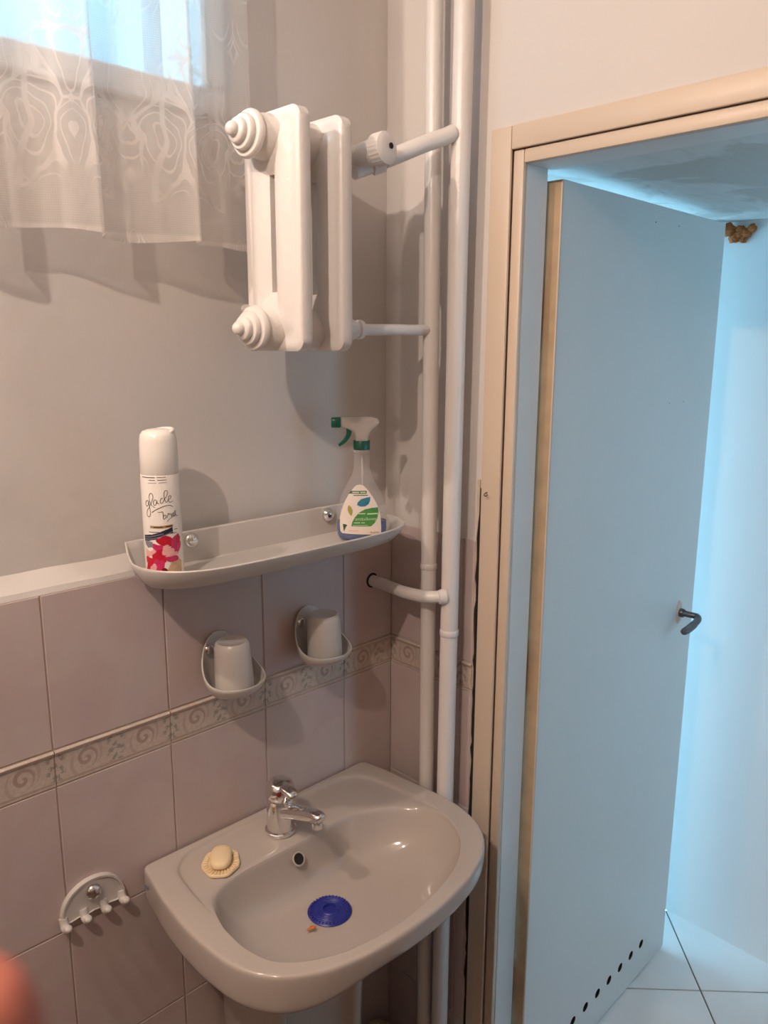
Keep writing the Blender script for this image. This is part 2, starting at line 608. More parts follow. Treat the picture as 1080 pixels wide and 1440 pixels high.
def band_mesh(w, h, t):
    prof = [(t, 0), (0, .0008), (0, .0525), (-.0012, .0535), (-.0030, .0560), (-.0032, .0590), (-.0012, .0618), (t, .0622)]
    bm = bmesh.new()
    loft(bm, [[(x, y, z * h / .063) for y, z in prof] for x in (0, w)])
    bmesh.ops.recalc_face_normals(bm, faces=bm.faces)
    me = bpy.data.meshes.new('border_tile')
    bm.to_mesh(me)
    bm.free()
    me.polygons.foreach_set('use_smooth', [True] * len(me.polygons))
    me.set_sharp_from_angle(angle=radians(35))
    me.materials.append(MT['band'])
    return me


GAP = .0017
rows = [(ZBB - k * TH + GAP / 2 - TH, TH - GAP) for k in range(4)]
rows[3] = (0.001, ZBB - 3 * TH - .001 - GAP / 2)
rows.append((ZB + GAP / 2, ZT - ZB - GAP / 2))
cache = {}


def get_tile(w, h, band=False):
    k = (round(w, 4), round(h, 4), band)
    if k not in cache:
        cache[k] = band_mesh(w, h, GR - .0003) if band else tile_mesh(w, h, GR - .0003)
    return cache[k]


def put_tile(me, name, parent, loc, rz=0.0):
    o = bpy.data.objects.new(name, me)
    COL.objects.link(o)
    o.location = loc
    o.rotation_euler = (0, 0, rz)
    o.parent = parent
    return o


cols = [(J0 + GAP / 2, -J0 - GAP / 2 - .0015)]
k = 1
while True:
    xa = J0 - k * TW
    if xa < -ROOMW:
        cols.append((-ROOMW, xa + TW + ROOMW - GAP / 2))
        break
    cols.append((xa + GAP / 2, TW - GAP))
    k += 1
for (x, w) in cols:
    for (z, h) in rows:
        put_tile(get_tile(w, h), 'tile', wall_left, (x, 0, z))
    put_tile(get_tile(w, BH - GAP, True), 'border_tile', wall_left, (x, 0, ZBB + GAP / 2))
# door wall: x = 0 plane, tile local x runs towards -y
ycols = [(-.0015, TW - .003), (-TW - GAP / 2, .0265)]
for (y, w) in ycols:
    for (z, h) in rows:
        put_tile(get_tile(w, h), 'tile', wall_right, (-.0022, y, z), -pi / 2)
    put_tile(get_tile(w, BH - GAP, True), 'border_tile', wall_right, (-.0022, y, ZBB + GAP / 2), -pi / 2)
y = -1.10
while y > -ROOMD:
    w = min(TW - GAP, ROOMD + y)
    for (z, h) in rows:
        put_tile(get_tile(w, h), 'tile', wall_right, (-.0022, y, z), -pi / 2)
    put_tile(get_tile(w, BH - GAP, True), 'border_tile', wall_right, (-.0022, y, ZBB + GAP / 2), -pi / 2)
    y -= TW

# ------------------------------------------------------------------ structure: corridor
bm = bmesh.new()
box(bm, CX, CX + .1, CY0 - .1, CY1 + .1, 0, 2.6)
tag(mk('wall_back', bm, MT['corrwall'], smooth=False), 'white corridor wall standing behind the open door', 'wall', kind='structure')
cw = (.12, .94, .06, 1.99)
cw3 = (.28, .78, .90, 1.95)
for (ya, yb, nm, lb, c) in ((CY1, CY1 + .1, 'wall_corridor_window', 'white corridor wall around the tall window hidden behind the open door', cw), (CY0 - .1, CY0, 'wall_corridor_end', 'white corridor end wall with a tall window, away from the door leaf', cw3)):
    bm = bmesh.new()
    box(bm, WX, CX, ya, yb, 0, c[2])
    box(bm, WX, CX, ya, yb, c[3], 2.6)
    box(bm, WX, c[0], ya, yb, c[2], c[3])
    box(bm, c[1], CX, ya, yb, c[2], c[3])
    tag(mk(nm, bm, MT['corrwall'], smooth=False), lb, 'wall', kind='structure')
tag(boxo('ceiling_corridor', (WX, CX, CY0, CY1, CZ, CZ + .1), MT['corrceil']), 'low corridor ceiling with patchy peeling grey paint', 'ceiling', kind='structure')
cfl = tag(boxo('floor_corridor', (WX - .088, CX, CY0, CY1, -.05, -.004), MT['cgrout']), 'corridor floor of large pale tiles laid diagonally', 'floor', kind='structure')

# diagonal floor tiles, clipped to the corridor
TS = .333
C0 = Vector((.737, -.449, 0))
e1 = Vector((.6914, -.7225, 0)).normalized()
e2 = Vector((-e1.y * -1, 0, 0))
e2 = Vector((-.727, -.687, 0)).normalized()


def clip(poly, a, b, c):
    out = []
    for i in range(len(poly)):
        p, q = poly[i], poly[(i + 1) % len(poly)]
        dp, dq = a * p.x + b * p.y - c, a * q.x + b * q.y - c
        if dp <= 0:
            out.append(p)
        if dp * dq < 0:
            out.append(p + (q - p) * (dp / (dp - dq)))
    return out


for i in range(-9, 9):
    for j in range(-9, 9):
        g = .0022
        o0 = C0 + e1 * TS * i + e2 * TS * j
        poly = [o0 + e1 * g + e2 * g, o0 + e1 * (TS - g) + e2 * g, o0 + e1 * (TS - g) + e2 * (TS - g), o0 + e1 * g + e2 * (TS - g)]
        for pl in ((1, 0, CX), (-1, 0, -.003), (0, 1, CY1), (0, -1, -CY0)):
            poly = clip(poly, *pl)
            if len(poly) < 3:
                break
        # threshold: only inside the door opening for x < WX
        if len(poly) >= 3:
            cxm = sum(p.x for p in poly) / len(poly)
            cym = sum(p.y for p in poly) / len(poly)
            if cxm < WX and not (DY0 + .06 < cym < DY1 - .06):
                for pl in ((-1, 0, -WX),):
                    poly = clip(poly, *pl)
        if len(poly) < 3:
            continue
        if max(p.x for p in poly) < WX + .01 and not any(DY0 < p.y < DY1 for p in poly):
            continue
        bm = bmesh.new()
        loft(bm, [[(p.x, p.y, -.0038) for p in poly], [(p.x, p.y, 0.0) for p in poly]])
        mk('floor_tile', bm, MT['cortile'], cfl, smooth=False)

# corridor window behind the leaf
for (wn, wy, lb, c) in (('window_2', CY1 + .03, 'tall white-framed window at the corridor end behind the door', cw), ('window_3', CY0 - .08, 'tall white-framed window at the far corridor end', cw3)):
    w2 = thing(wn, ((c[0] + c[1]) / 2, wy, c[2]), lb, 'window', kind='structure')
    bm = bmesh.new()
    fw = .05
    box(bm, c[0], c[1], wy, wy + .05, c[2], c[2] + fw)
    box(bm, c[0], c[1], wy, wy + .05, c[3] - fw, c[3])
    box(bm, c[0], c[0] + fw, wy, wy + .05, c[2] + fw, c[3] - fw)
    box(bm, c[1] - fw, c[1], wy, wy + .05, c[2] + fw, c[3] - fw)
    mk('window_frame', bm, MT['winframe'], w2, smooth=False)
    boxo('pane', (c[0] + fw, c[1] - fw, wy + .022, wy + .026, c[2] + fw, c[3] - fw), MT['pane'], w2)

# grey walls added outside the bathroom window to screen the sky and dim it
tag(boxo('wall_added_screen_side', (.0005, WX, .205, 1.20, ROOMH + .001, 3.6), MT['well']), 'added grey outside wall above the corridor screening sky from the bathroom window', 'wall', kind='structure')
tag(boxo('wall_added_screen_corner', (.0005, WX, CY1 + .101, 1.20, 0, ROOMH), MT['well']), 'added grey outside wall corner closing the sky screen', 'wall', kind='structure')
tag(boxo('wall_added_screen', (-2.4, .0004, 1.10, 1.20, 0, 3.6), MT['well']), 'added grey outside wall dimming the daylight in the bathroom window', 'wall', kind='structure')

# ------------------------------------------------------------------ bathroom window
w1 = thing('window_1', ((WIN[0] + WIN[1]) / 2, .03, WIN[2]), 'small high window glowing with daylight behind the lace curtain', 'window', kind='structure')
bm = bmesh.new()
fw = .040
box(bm, WIN[0], WIN[1], .006, .06, WIN[2], WIN[2] + fw, bev=.004)
box(bm, WIN[0], WIN[1], .006, .06, WIN[3] - fw, WIN[3], bev=.004)
box(bm, WIN[0], WIN[0] + fw, .006, .06, WIN[2] + fw, WIN[3] - fw, bev=.004)
box(bm, WIN[1] - fw, WIN[1], .006, .06, WIN[2] + fw, WIN[3] - fw, bev=.004)
mk('window_frame', bm, MT['winframe'], w1, smooth=False)
boxo('pane', (WIN[0] + fw, WIN[1] - fw, .030, .034, WIN[2] + fw, WIN[3] - fw), MT['pane'], w1)

# ------------------------------------------------------------------ door frame
tr = thing('trim_1', (0, DY1, 0), 'cream painted wooden door frame with stepped casing boards around the doorway', 'door frame', kind='structure')
YC0, YC1, YC2 = -.2405, -.2835, -.3055      # outer casing edge, step, jamb face
# casing boards: outer (proud) and inner (recessed) for each side
FB = -1.0015   # far jamb face (opening 0.70 m)
bm = bmesh.new()
box(bm, -.0065, .0004, YC1, YC0, 0, 2.064, bev=.0025, seg=2)
mk('casing_board', bm, MT['casing'], tr)
bm = bmesh.new()
box(bm, -.0063, .0004, FB - .065, YC1 - .0005, 2.026, 2.0645, bev=.0025, seg=2)
mk('casing_board', bm, MT['casing'], tr)
bm = bmesh.new()
box(bm, -.0065, .0004, FB - .065, FB - .022, 0, 2.0255, bev=.0025, seg=2)
mk('casing_board', bm, MT['casing'], tr)
bm = bmesh.new()
box(bm, .0010, .012, YC2, YC1 - .0004, 0, 2.0255, bev=.003, seg=2)
mk('inner_casing_board', bm, MT['casing'], tr)
bm = bmesh.new()
box(bm, .0010, .012, FB, YC2 - .0004, 2.003, 2.0255, bev=.003, seg=2)
mk('inner_casing_board', bm, MT['casing'], tr)
bm = bmesh.new()
box(bm, .0010, .012, FB - .0215, FB - .0004, 0, 2.0255, bev=.003, seg=2)
mk('inner_casing_board', bm, MT['casing'], tr)
bm = bmesh.new()
box(bm, .0125, .074, YC2 + .0005, DY1, 0, DZ, bev=.0015)
mk('jamb', bm, MT['jamb'], tr)
bm = bmesh.new()
box(bm, .0125, .086, DY0, FB - .0005, 0, DZ, bev=.0015)
mk('jamb', bm, MT['jamb'], tr)
bm = bmesh.new()
box(bm, .0125, .086, FB, YC2, 2.003, DZ, bev=.0015)
mk('head_jamb', bm, MT['jamb'], tr)
# bent nail in the casing
nail = tubeo('nail', [(-.006, -.2555, 1.4355), (-.014, -.2560, 1.434), (-.017, -.2575, 1.431), (-.015, -.2605, 1.4305), (-.013, -.262, 1.433)], .0011, MT['lever'], tr, 8, True)

# ragged mortar between the tiles and the casing, leaving a dark crack
random.seed(11)
rr0, rr1 = [], []
zz = .02
while zz < 1.47:
    w = random.uniform(.0012, .0045)
    if random.random() < .22:
        w = .0004
    if zz > 1.36:
        w = .0070
    rr0.append((-.0012, -.2278, zz))
    rr1.append((-.0020, -.2278 - w, zz))
    zz += random.uniform(.010, .040)
bm = bmesh.new()
loft(bm, [[a, b, (.0004, b[1], b[2]), (.0004, a[1], a[2])] for a, b in zip(rr0, rr1)])
mk('crumbling_mortar', bm, MT['grout'], wall_right)
boxo('crack', (-.0002, .0006, -.2404, -.2279, .02, 1.44), MT['dark'], wall_right)  # near-black strip paints the shade inside the crack

# ------------------------------------------------------------------ door leaf
H0 = Vector((.086, -.3285, 0))
H1 = Vector((.807, -.3030, 0))
dl = (H1 - H0)
LL = dl.length
door = thing('door_1', tuple(H0), 'white flush door standing wide open into the corridor with vent holes below', 'door', kind='structure')
ang = math.atan2(dl.y, dl.x)
door.rotation_euler = (0, 0, ang)
door.matrix_world = Matrix.Translation(H0) @ Matrix.Rotation(ang, 4, 'Z')
# local: x along the leaf, y=0 front face (to the bathroom), y=.038 back, z up
LZ0, LZ1 = .010, 1.986
VZ, VR = .104, .0125
vent_x = [(.661 - .086) - k * .0590 for k in range(10)]
vent_x = [v for v in vent_x if v > .04]


def leaf_mesh():
    bm = bmesh.new()
    # front face as a grid with round holes: strips around each vent
    xs = [0.0]
    hw = .0170
    for v in sorted(vent_x):
        xs += [v - hw, v + hw]
    xs.append(LL)
    za, zb = VZ - hw, VZ + hw
    t = .038

    def quad(x0, x1, z0, z1):
        bm.faces.new([bm.verts.new(p) for p in ((x0, 0, z0), (x1, 0, z0), (x1, 0, z1), (x0, 0, z1))])
    quad(0, LL, LZ0, za)
    quad(0, LL, zb, LZ1)
    for i in range(0, len(xs) - 1):
        if i % 2 == 0:
            quad(xs[i], xs[i + 1], za, zb)
        else:
            c = (xs[i] + xs[i + 1]) / 2
            N_ = 24
            sq, ci, inn = [], [], []
            for k_ in range(N_):
                a = 2 * pi * k_ / N_ + pi / 4
                ca, sa = cos(a), sin(a)
                s = hw / max(abs(ca), abs(sa))
                sq.append((c + s * ca, 0, VZ + s * sa))
                ci.append((c + VR * ca, 0, VZ + VR * sa))
                inn.append((c + VR * ca, .03, VZ + VR * sa))
            loft(bm, [sq, ci, inn], False, True)
    # other sides
    for q in (((0, 0, LZ0), (0, 0, LZ1), (0, t, LZ1), (0, t, LZ0)), ((LL, 0, LZ0), (LL, t, LZ0), (LL, t, LZ1), (LL, 0, LZ1)),
              ((0, 0, LZ1), (LL, 0, LZ1), (LL, t, LZ1), (0, t, LZ1)), ((0, 0, LZ0), (0, t, LZ0), (LL, t, LZ0), (LL, 0, LZ0)),
              ((0, t, LZ0), (0, t, LZ1), (LL, t, LZ1), (LL, t, LZ0))):
        bm.faces.new([bm.verts.new(p) for p in q])
    bmesh.ops.remove_doubles(bm, verts=bm.verts, dist=.00001)
    return bm


def door_part(name, data, m, parent=door, smooth=True):
    o = mk(name, data, m, None, smooth)
    o.parent = parent
    return o


leaf = door_part('leaf', leaf_mesh(), MT['leaf'], smooth=False)
bm = bmesh.new()
box(bm, -.0022, -.0001, .0015, .0365, LZ0 + .001, LZ1 - .001)
door_part('raw_edge', bm, MT['leafedge'])
bm = bmesh.new()
box(bm, -.0030, .0006, -.0012, .0016, LZ0 + .001, LZ1 - .001)
door_part('edge_strip', bm, MT['casing'])
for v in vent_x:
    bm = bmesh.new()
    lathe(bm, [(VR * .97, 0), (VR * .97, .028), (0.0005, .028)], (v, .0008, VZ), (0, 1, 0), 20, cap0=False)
    door_part('vent_shade_liner', bm, MT['dark'])  # near-black liner paints the shade inside the vent
for hz in (.30, 1.02, 1.72):      # hinges
    bm = bmesh.new()
    lathe(bm, [(.006, 0), (.0065, .003), (.0065, .087), (.006, .09)], (-.004, .045, hz), (0, 0, 1), 14)
    door_part('hinge', bm, MT['leafedge'])
# small holes and marks in the face
for (mx_, mz_, mr) in ((.36, 1.952, .0016), (.47, 1.955, .0014), (.49, 1.575, .0013), (.565, 1.575, .0013)):
    bm = bmesh.new()
    lathe(bm, [(mr, -.0003), (mr * .6, .001)], (mx_, 0, mz_), (0, 1, 0), 10)
    door_part('nail_hole', bm, MT['dark'])
hd = thing('door_handle', (0, 0, 0), '', '')
for k_ in ('label', 'category'):
    del hd[k_]
hd.parent = door
hd.matrix_world = door.matrix_world
hx, hzz = .637, 1.040
bm = bmesh.new()
lathe(bm, [(.024, 0.0), (.024, -.002), (.022, -.004), (.012, -.0045)], (hx, 0, hzz), (0, 1, 0), 28)
bmesh.ops.scale(bm, vec=(.55, 1, 1.3), space=Matrix.Translation((-hx, 0, -hzz)), verts=bm.verts)
door_part('rosette', bm, MT['rosette'], hd)
bm = bmesh.new()
tube(bm, smooth_path([(hx, -.002, hzz), (hx, -.028, hzz), (hx + .002, -.045, hzz - .001), (hx - .008, -.054, hzz - .004), (hx - .030, -.055, hzz - .010), (hx - .060, -.053, hzz - .016), (hx - .085, -.050, hzz - .019)], 6),
     [.0078] * 12 + [.0085] * 13 + [.0095] * 8 + [.0092, .0085, .0075, .004], 16)
door_part('lever', bm, MT['lever'], hd)
bm = bmesh.new()
lathe(bm, [(.0108, -.003), (.0115, -.006), (.0112, -.013), (.0092, -.016)], (hx, 0, hzz), (0, 1, 0), 20)
door_part('collar', bm, MT['lever'], hd)

# brown foam oozing in the corner above the leaf
random.seed(5)
bm = bmesh.new()
for (x, y, z, r) in ((.945, -.250, 1.990, .019), (.957, -.275, 1.984, .017), (.930, -.225, 1.998, .015), (.957, -.262, 1.972, .017), (.959, -.292, 1.980, .014),
                     (.905, -.215, 2.003, .013), (.957, -.305, 1.990, .012), (.880, -.205, 2.005, .010), (.855, -.200, 2.006, .008), (.958, -.285, 1.965, .011)):
    t = bmesh.new()
    bmesh.ops.create_icosphere(t, subdivisions=3, radius=1)
    for v in t.verts:
        s = .85 * r * (1 + .16 * sin(v.co.x * 5 + x * 90) * cos(v.co.y * 4 + y * 70) + .08 * sin(v.co.z * 11 + z * 40))
        p = Vector((x, y, z)) + v.co * s
        p.x = min(p.x, CX - .0003)
        p.z = min(p.z, CZ - .0003)
        v.co = p
    me = bpy.data.meshes.new('t')
    t.to_mesh(me)
    t.free()
    bm.from_mesh(me)
    bpy.data.meshes.remove(me)
tag(mk('foam_lump', bm, MT['foam']), 'lumpy brown cured mounting foam in the corridor corner under the ceiling', 'foam')


# ------------------------------------------------------------------ heating risers and branches
def pipe(name, path, r, label, cat='pipe', group=None, collars=()):
    o = thing(name, tuple(path[0]), label, cat, group)
    tubeo('pipe_run', path, r, MT['enamel'], o, 24)
    for (p, ax, rr, hh) in collars:
        latheo('collar', [(rr * .93, 0), (rr, hh * .15), (rr, hh * .85), (rr * .93, hh)], p, ax, MT['enamel'], o, 24)
    return o


P1 = Vector((-.046, -.1475, 0))
P2 = Vector((-.045, -.2035, 0))
R1, R2 = .0150, .0170


def riser_path(P, lean):
    return [(P.x + lean * (z - 1.3) * .2, P.y + lean * (z - 1.3), z) for z in [0.0, .2, .5, .8, 1.1, 1.4, 1.7, 2.0, 2.3, ROOMH]]


ris1 = pipe('riser_pipe', riser_path(P1, .008), R1, 'thinner white painted heating riser in the corner fed by the lower radiator branch',
            group=None, collars=(((P1.x, P1.y, 1.273), (0, 0, 1), R1 * 1.1, .012),))
ris2 = pipe('riser_pipe', riser_path(P2, -.004), R2, 'thicker white painted heating riser beside the door frame with the upper radiator branch',
            group=None, collars=(((P2.x, P2.y, 1.150), (0, 0, 1), R2 * 1.09, .013),))
# cross branch from the thicker riser into the tiled wall
tubeo('wall_branch', smooth_path([(-.0585, .0020, 1.2195), (-.062, -.030, 1.2205), (-.071, -.070, 1.2230), (-.081, -.112, 1.2255), (-.083, -.150, 1.2280), (-.077, -.180, 1.2300), (-.060, -.2010, 1.2315)], 5), .0120, MT['enamel'], ris2, 20)
latheo('branch_boss', [(.0128, 0), (.0150, .008), (.016, .014)], (-.070, -.1950, 1.2310), (.85, -.45, .05), MT['enamel'], ris2, 20)
latheo('wall_hole', [(.0158, -.0003), (.0155, .0008), (.012, .0012)], (-.0600, -.0008, 1.2205), (0, 1, 0), MT['dark'], ris2, 20)

# ------------------------------------------------------------------ radiator
RY0, RY1, RZ0, RZ1 = -.202, -.062, 1.694, 2.043
HY, HZ0, HZ1 = -.127, 1.7285, 2.006
SX = [-.383, -.302]
rad = thing('radiator', (-.34, HY, RZ0), 'old white two-section cast-iron radiator hung beside the curtain', 'radiator')


def section_mesh(cx):
    bm = bmesh.new()
    # outline in (y, z): rounded rectangle with a slot, thickness varies: thin rim, fuller columns
    cy, cz = (RY0 + RY1) / 2, (RZ0 + RZ1) / 2
    hw_, hh_ = (RY1 - RY0) / 2, (RZ1 - RZ0) / 2

    def rrect(hw, hh, r, n=8):
        pts = []
        for (sx, sz, a0) in ((1, 1, 0), (-1, 1, pi / 2), (-1, -1, pi), (1, -1, 3 * pi / 2)):
            for k_ in range(n + 1):
                a = a0 + pi / 2 * k_ / n
                pts.append((sx * (hw - r) + r * cos(a), sz * (hh - r) + r * sin(a)))
        # denser long sides
        out = []
        for i in range(len(pts)):
            p, q = pts[i], pts[(i + 1) % len(pts)]
            out.append(p)
            d = math.hypot(q[0] - p[0], q[1] - p[1])
            m_ = int(d / .03)
            for k_ in range(1, m_):
                out.append((p[0] + (q[0] - p[0]) * k_ / m_, p[1] + (q[1] - p[1]) * k_ / m_))
        return out
    base = rrect(hw_, hh_, .020)

    def ring(ins, x):
        # inset outline by interpolating towards the slot shape
        res = []
        for (a, b) in base:
            sa = max(-1, min(1, a / hw_))
            sb = max(-1, min(1, b / hh_))
            ty, tz = sa * .0065, max(-.0855, min(.0855, b * .62))
            res.append((cx + x, cy + a + (ty - a) * ins, cz + .0 + b + (tz - b) * ins))
        return res
    prof = [(.0, .0), (.0, .0085), (.05, .0115), (.10, .0125), (.18, .0120), (.26, .0112), (.34, .0135), (.50, .0185), (.68, .0195), (.85, .0160), (1.0, .0085)]
    rings = [ring(i_, -t_) for i_, t_ in prof[::-1]] + [ring(i_, t_) for i_, t_ in prof[1:]]
    loft(bm, rings + [rings[0]], False, False)
    bmesh.ops.remove_doubles(bm, verts=bm.verts, dist=1e-5)
    return bm


for cx in SX:
    s = mk('section', section_mesh(cx), MT['enamel'], rad, angle=50)
    for hz in (HZ0, HZ1):
        latheo('hub', [(.020, -.0402), (.0285, -.038), (.032, -.028), (.034, -.012), (.0345, 0), (.034, .012), (.032, .028), (.0285, .038), (.020, .0402)], (cx, HY, hz), (1, 0, 0), MT['enamel'], s, 32)
# plugs: stepped cones on the left
for hz in (HZ0, HZ1):
    latheo('plug', [(.024, 0), (.0325, .001), (.0345, .004), (.0345, .008), (.0320, .0115), (.0255, .0125), (.0262, .0150), (.0262, .0185), (.0240, .0215), (.0180, .0225), (.0186, .0250), (.0182, .0290), (.0160, .0315), (.0100, .0325), (.0105, .0350), (.0095, .0400), (.0060, .0440), (.001, .0455)],
           (SX[0] - .0395, HY, hz), (-1, -.05, .06 if hz > 1.9 else -.02), MT['enamel'], rad, 32)
# wall brackets
for hz in (HZ0 + .035, HZ1 - .04):
    tubeo('bracket', [(-.342, YUP, hz), (-.342, -.09, hz), (-.342, -.10, hz + .012)], .008, MT['enamel'], rad, 12)

# radiator valve with knurled knob and its branch
VX, VY, VZ_ = -.222, HY, 2.004
val = thing('radiator_valve', (VX, VY, VZ_), 'white valve with knurled knob between the radiator and the thicker riser', 'valve')
latheo('tail_piece', [(.014, 0), (.0165, .002), (.0165, .012), (.0125, .014), (.0125, .03), (.0165, .032), (.0165, .045)], (-.2610, HY, HZ1), (1, 0, 0), MT['enamel'], val, 24)
latheo('valve_body', [(.010, -.030), (.0175, -.024), (.0195, -.008), (.0195, .008), (.016, .020), (.013, .026)], (VX, VY, VZ_ - .002), (0, -1, .05), MT['enamel'], val, 24)
latheo('bonnet', [(.013, .0), (.0185, .004), (.0200, .012), (.0205, .028), (.0195, .033)], (VX, VY - .018, VZ_), (0, -1, .04), MT['enamel'], val, 24)
latheo('knob', [(.018, 0), (.0245, .002), (.0255, .006), (.0255, .019), (.0245, .0235), (.019, .0265), (.012, .0275)], (VX + .001, VY - .052, VZ_ + .003), (.10, -1, .06), MT['enamel'], val, 96,
       mod=lambda a, h: 1 - .035 * (1 if (.005 < h < .02 and sin(a * 24) > 0) else 0), angle=25)
latheo('screw_hole', [(.0048, 0), (.0046, .0012), (.003, .0014)], (VX + .0085, VY - .0795, VZ_ + .0075), (.10, -1, .06), MT['dark'], val, 18)
tubeo('elbow_tail', smooth_path([(VX - .006, VY - .006, VZ_ - .022), (VX + .014, VY - .012, VZ_ - .014), (VX + .030, VY - .019, VZ_ - .007)], 4), .0138, MT['enamel'], val, 20)
tubeo('radiator_branch', smooth_path([(VX + .046, VY - .0262, VZ_ + .0002), (VX + .06, VY - .032, VZ_ + .006), (VX + .11, VY - .055, VZ_ + .030), (VX + .145, VY - .070, VZ_ + .0445), (P2.x - .0165, P2.y, VZ_ + .053)], 5), .0138, MT['enamel'], ris2, 20)
latheo('hex_nut', [(.016, 0), (.0185, .002), (.0185, .024), (.016, .026)], (VX + .022, VY - .016, VZ_ - .010), (.046, -.020, .020), MT['enamel'], val, 6)
# lower union and branch
un = thing('return_branch', (-.25, HY, HZ0), 'white union and short return pipe between the radiator foot and thinner riser', 'pipe')
latheo('union', [(.013, 0), (.0185, .002), (.0185, .011), (.0145, .013), (.0150, .018), (.0178, .020), (.0178, .033), (.0148, .035), (.0135, .042), (.0165, .044), (.0165, .052), (.012, .055)], (-.2615, HY, HZ0), (1, -.08, .01), MT['enamel'], un, 10)
tubeo('pipe_run', [(-.225, HY - .003, HZ0), (-.16, HY - .009, HZ0 + .001), (-.09, HY - .015, HZ0 + .001), (P1.x - .004, P1.y + .004, HZ0 + .002)], .0098, MT['enamel'], un, 18)

# ------------------------------------------------------------------ lace curtain
CUX0, CUX1, CUZ0, CUZ1 = -1.22, -.366, 1.852, 2.56


def fold(x, h):
    # skewed folds: each swells slowly towards the room, then turns back sharply
    p = ((x + .642) / .150 + .85) % 1.0
    if p < .85:
        q = p / .85
        f = q * q * (1.9 - .9 * q)
    else:
        q = (p - .85) / .15
        f = 1 - q * q * (3 - 2 * q)
    end = max(0.0, min(1.0, (-.40 - x) / .07))
    amp = (.030 + .022 * (1 - h)) * (.25 + .75 * end)
    return -.036 - amp * f - .003 * sin(x * 90) * end


bm = bmesh.new()
nu, nv = 260, 40
V = grid_surface(bm, lambda u, v: Vector((CUX0 + (CUX1 - CUX0) * u, fold(CUX0 + (CUX1 - CUX0) * u, v) * (1 - .0 * v), CUZ0 + (CUZ1 - CUZ0) * v
                                           + (.004 * sin(23 * u) if v == 0 else 0))), nu, nv)
uvl = bm.loops.layers.uv.new('UVMap')
for j in range(nv + 1):
    for i in range(nu + 1):
        V[j][i].index = j * (nu + 1) + i
for f in bm.faces:
    for l in f.loops:
        x, z = l.vert.co.x, l.vert.co.z
        l[uvl].uv = ((x - CUX0) * 1.25, z - CUZ0)
cur = thing('lace_curtain', (-.8, -.07, CUZ0), 'sheer white lace curtain hanging in soft folds over the high window', 'curtain')
mk('lace_cloth', bm, MT['lace'], cur, angle=180)
rod = thing('curtain_rod', (-.8, -.075, 2.565), 'thin white rod above the window holding the lace curtain', 'curtain rod')
tubeo('rod', [(-1.28, -.075, 2.565), (-.33, -.075, 2.565)], .006, MT['enamel'], rod, 12)
for x in (-1.27, -.34):
    tubeo('rod_bracket', [(x, YUP, 2.565), (x, -.075, 2.565)], .005, MT['enamel'], rod, 10)

# ------------------------------------------------------------------ washbasin
ZR = .822
outer_pts = [(-.609, -.004), (-.617, -.05), (-.626, -.10), (-.632, -.16), (-.634, -.207), (-.631, -.26), (-.624, -.305), (-.609, -.341), (-.582, -.374), (-.532, -.405), (-.480, -.421), (-.436, -.428), (-.375, -.432), (-.311, -.430), (-.255, -.423), (-.201, -.410), (-.155, -.390), (-.117, -.362), (-.090, -.325),
             (-.074, -.280), (-.068, -.238), (-.069, -.19), (-.073, -.146), (-.079, -.074), (-.090, -.004)]
bowl_pts = [(-.545, -.140), (-.566, -.168), (-.586, -.215), (-.590, -.250), (-.588, -.295), (-.568, -.345), (-.504, -.388), (-.450, -.402), (-.389, -.408), (-.310, -.402), (-.227, -.382), (-.175, -.352), (-.145, -.322), (-.122, -.275), (-.124, -.235), (-.135, -.200), (-.172, -.160), (-.239, -.130), (-.30, -.128), (-.349, -.129), (-.442, -.127), (-.50, -.128)]
SCN = Vector((-.355, -.235))


def densify(pts, sub, corners=()):
    n = len(pts)
    out = []
    P = [Vector(p) for p in pts]
    for i in range(n):
        p0, p1, p2, p3 = P[(i - 1) % n], P[i], P[(i + 1) % n], P[(i + 2) % n]
        if i in corners:
            p0 = p1
        if (i + 1) % n in corners:
            p3 = p2
        for k_ in range(sub):
            t = k_ / sub
            out.append(.5 * ((2 * p1) + (p2 - p0) * t + (2 * p0 - 5 * p1 + 4 * p2 - p3) * t * t + (3 * p1 - p0 - 3 * p2 + p3) * t ** 3))
    return out


OUT = densify(outer_pts, 8, corners=(0, len(outer_pts) - 1))
BOW = densify(bowl_pts, 8)


def ray_poly(poly, a):
    d = Vector((cos(a), sin(a)))
    best = None
    for i in range(len(poly)):
        p, q = poly[i] - SCN, poly[(i + 1) % len(poly)] - SCN
        e = q - p
        den = d.x * e.y - d.y * e.x
        if abs(den) < 1e-12:
            continue
        t = (p.x * e.y - p.y * e.x) / den
        s = (p.x * d.y - p.y * d.x) / den
        if t > 0 and -1e-6 <= s <= 1 + 1e-6:
            best = t if best is None else max(best, t)
    return best


NS = 168
cornerA = [math.atan2(p[1] - SCN.y, p[0] - SCN.x) for p in (outer_pts[0], outer_pts[-1])]
angs = [2 * pi * k_ / NS for k_ in range(NS)]
for ca in cornerA:
    ca = ca % (2 * pi)
    i = min(range(NS), key=lambda k_: abs(angs[k_] - ca))
    angs[i] = ca
ro = [ray_poly(OUT, a) for a in angs]
rb = [ray_poly(BOW, a) for a in angs]
DR = Vector((-.366, -.216))
ZD = .7185


def P_out(i, ins):
    a = angs[i]
    return SCN + Vector((cos(a), sin(a))) * (ro[i] - ins)


def P_mix(i, t):      # t=0 outer (inset .0) .. 1 bowl edge
    a = angs[i]
    return SCN + Vector((cos(a), sin(a))) * (ro[i] + (rb[i] - ro[i]) * t)


def wallclip(p):
    return Vector((p.x, min(p.y, -.004)))


rings = []


def add_ring(fn):
    rings.append([fn(i) for i in range(NS)])


def v3(p, z):
    p = wallclip(p)
    return (p.x, p.y, z)


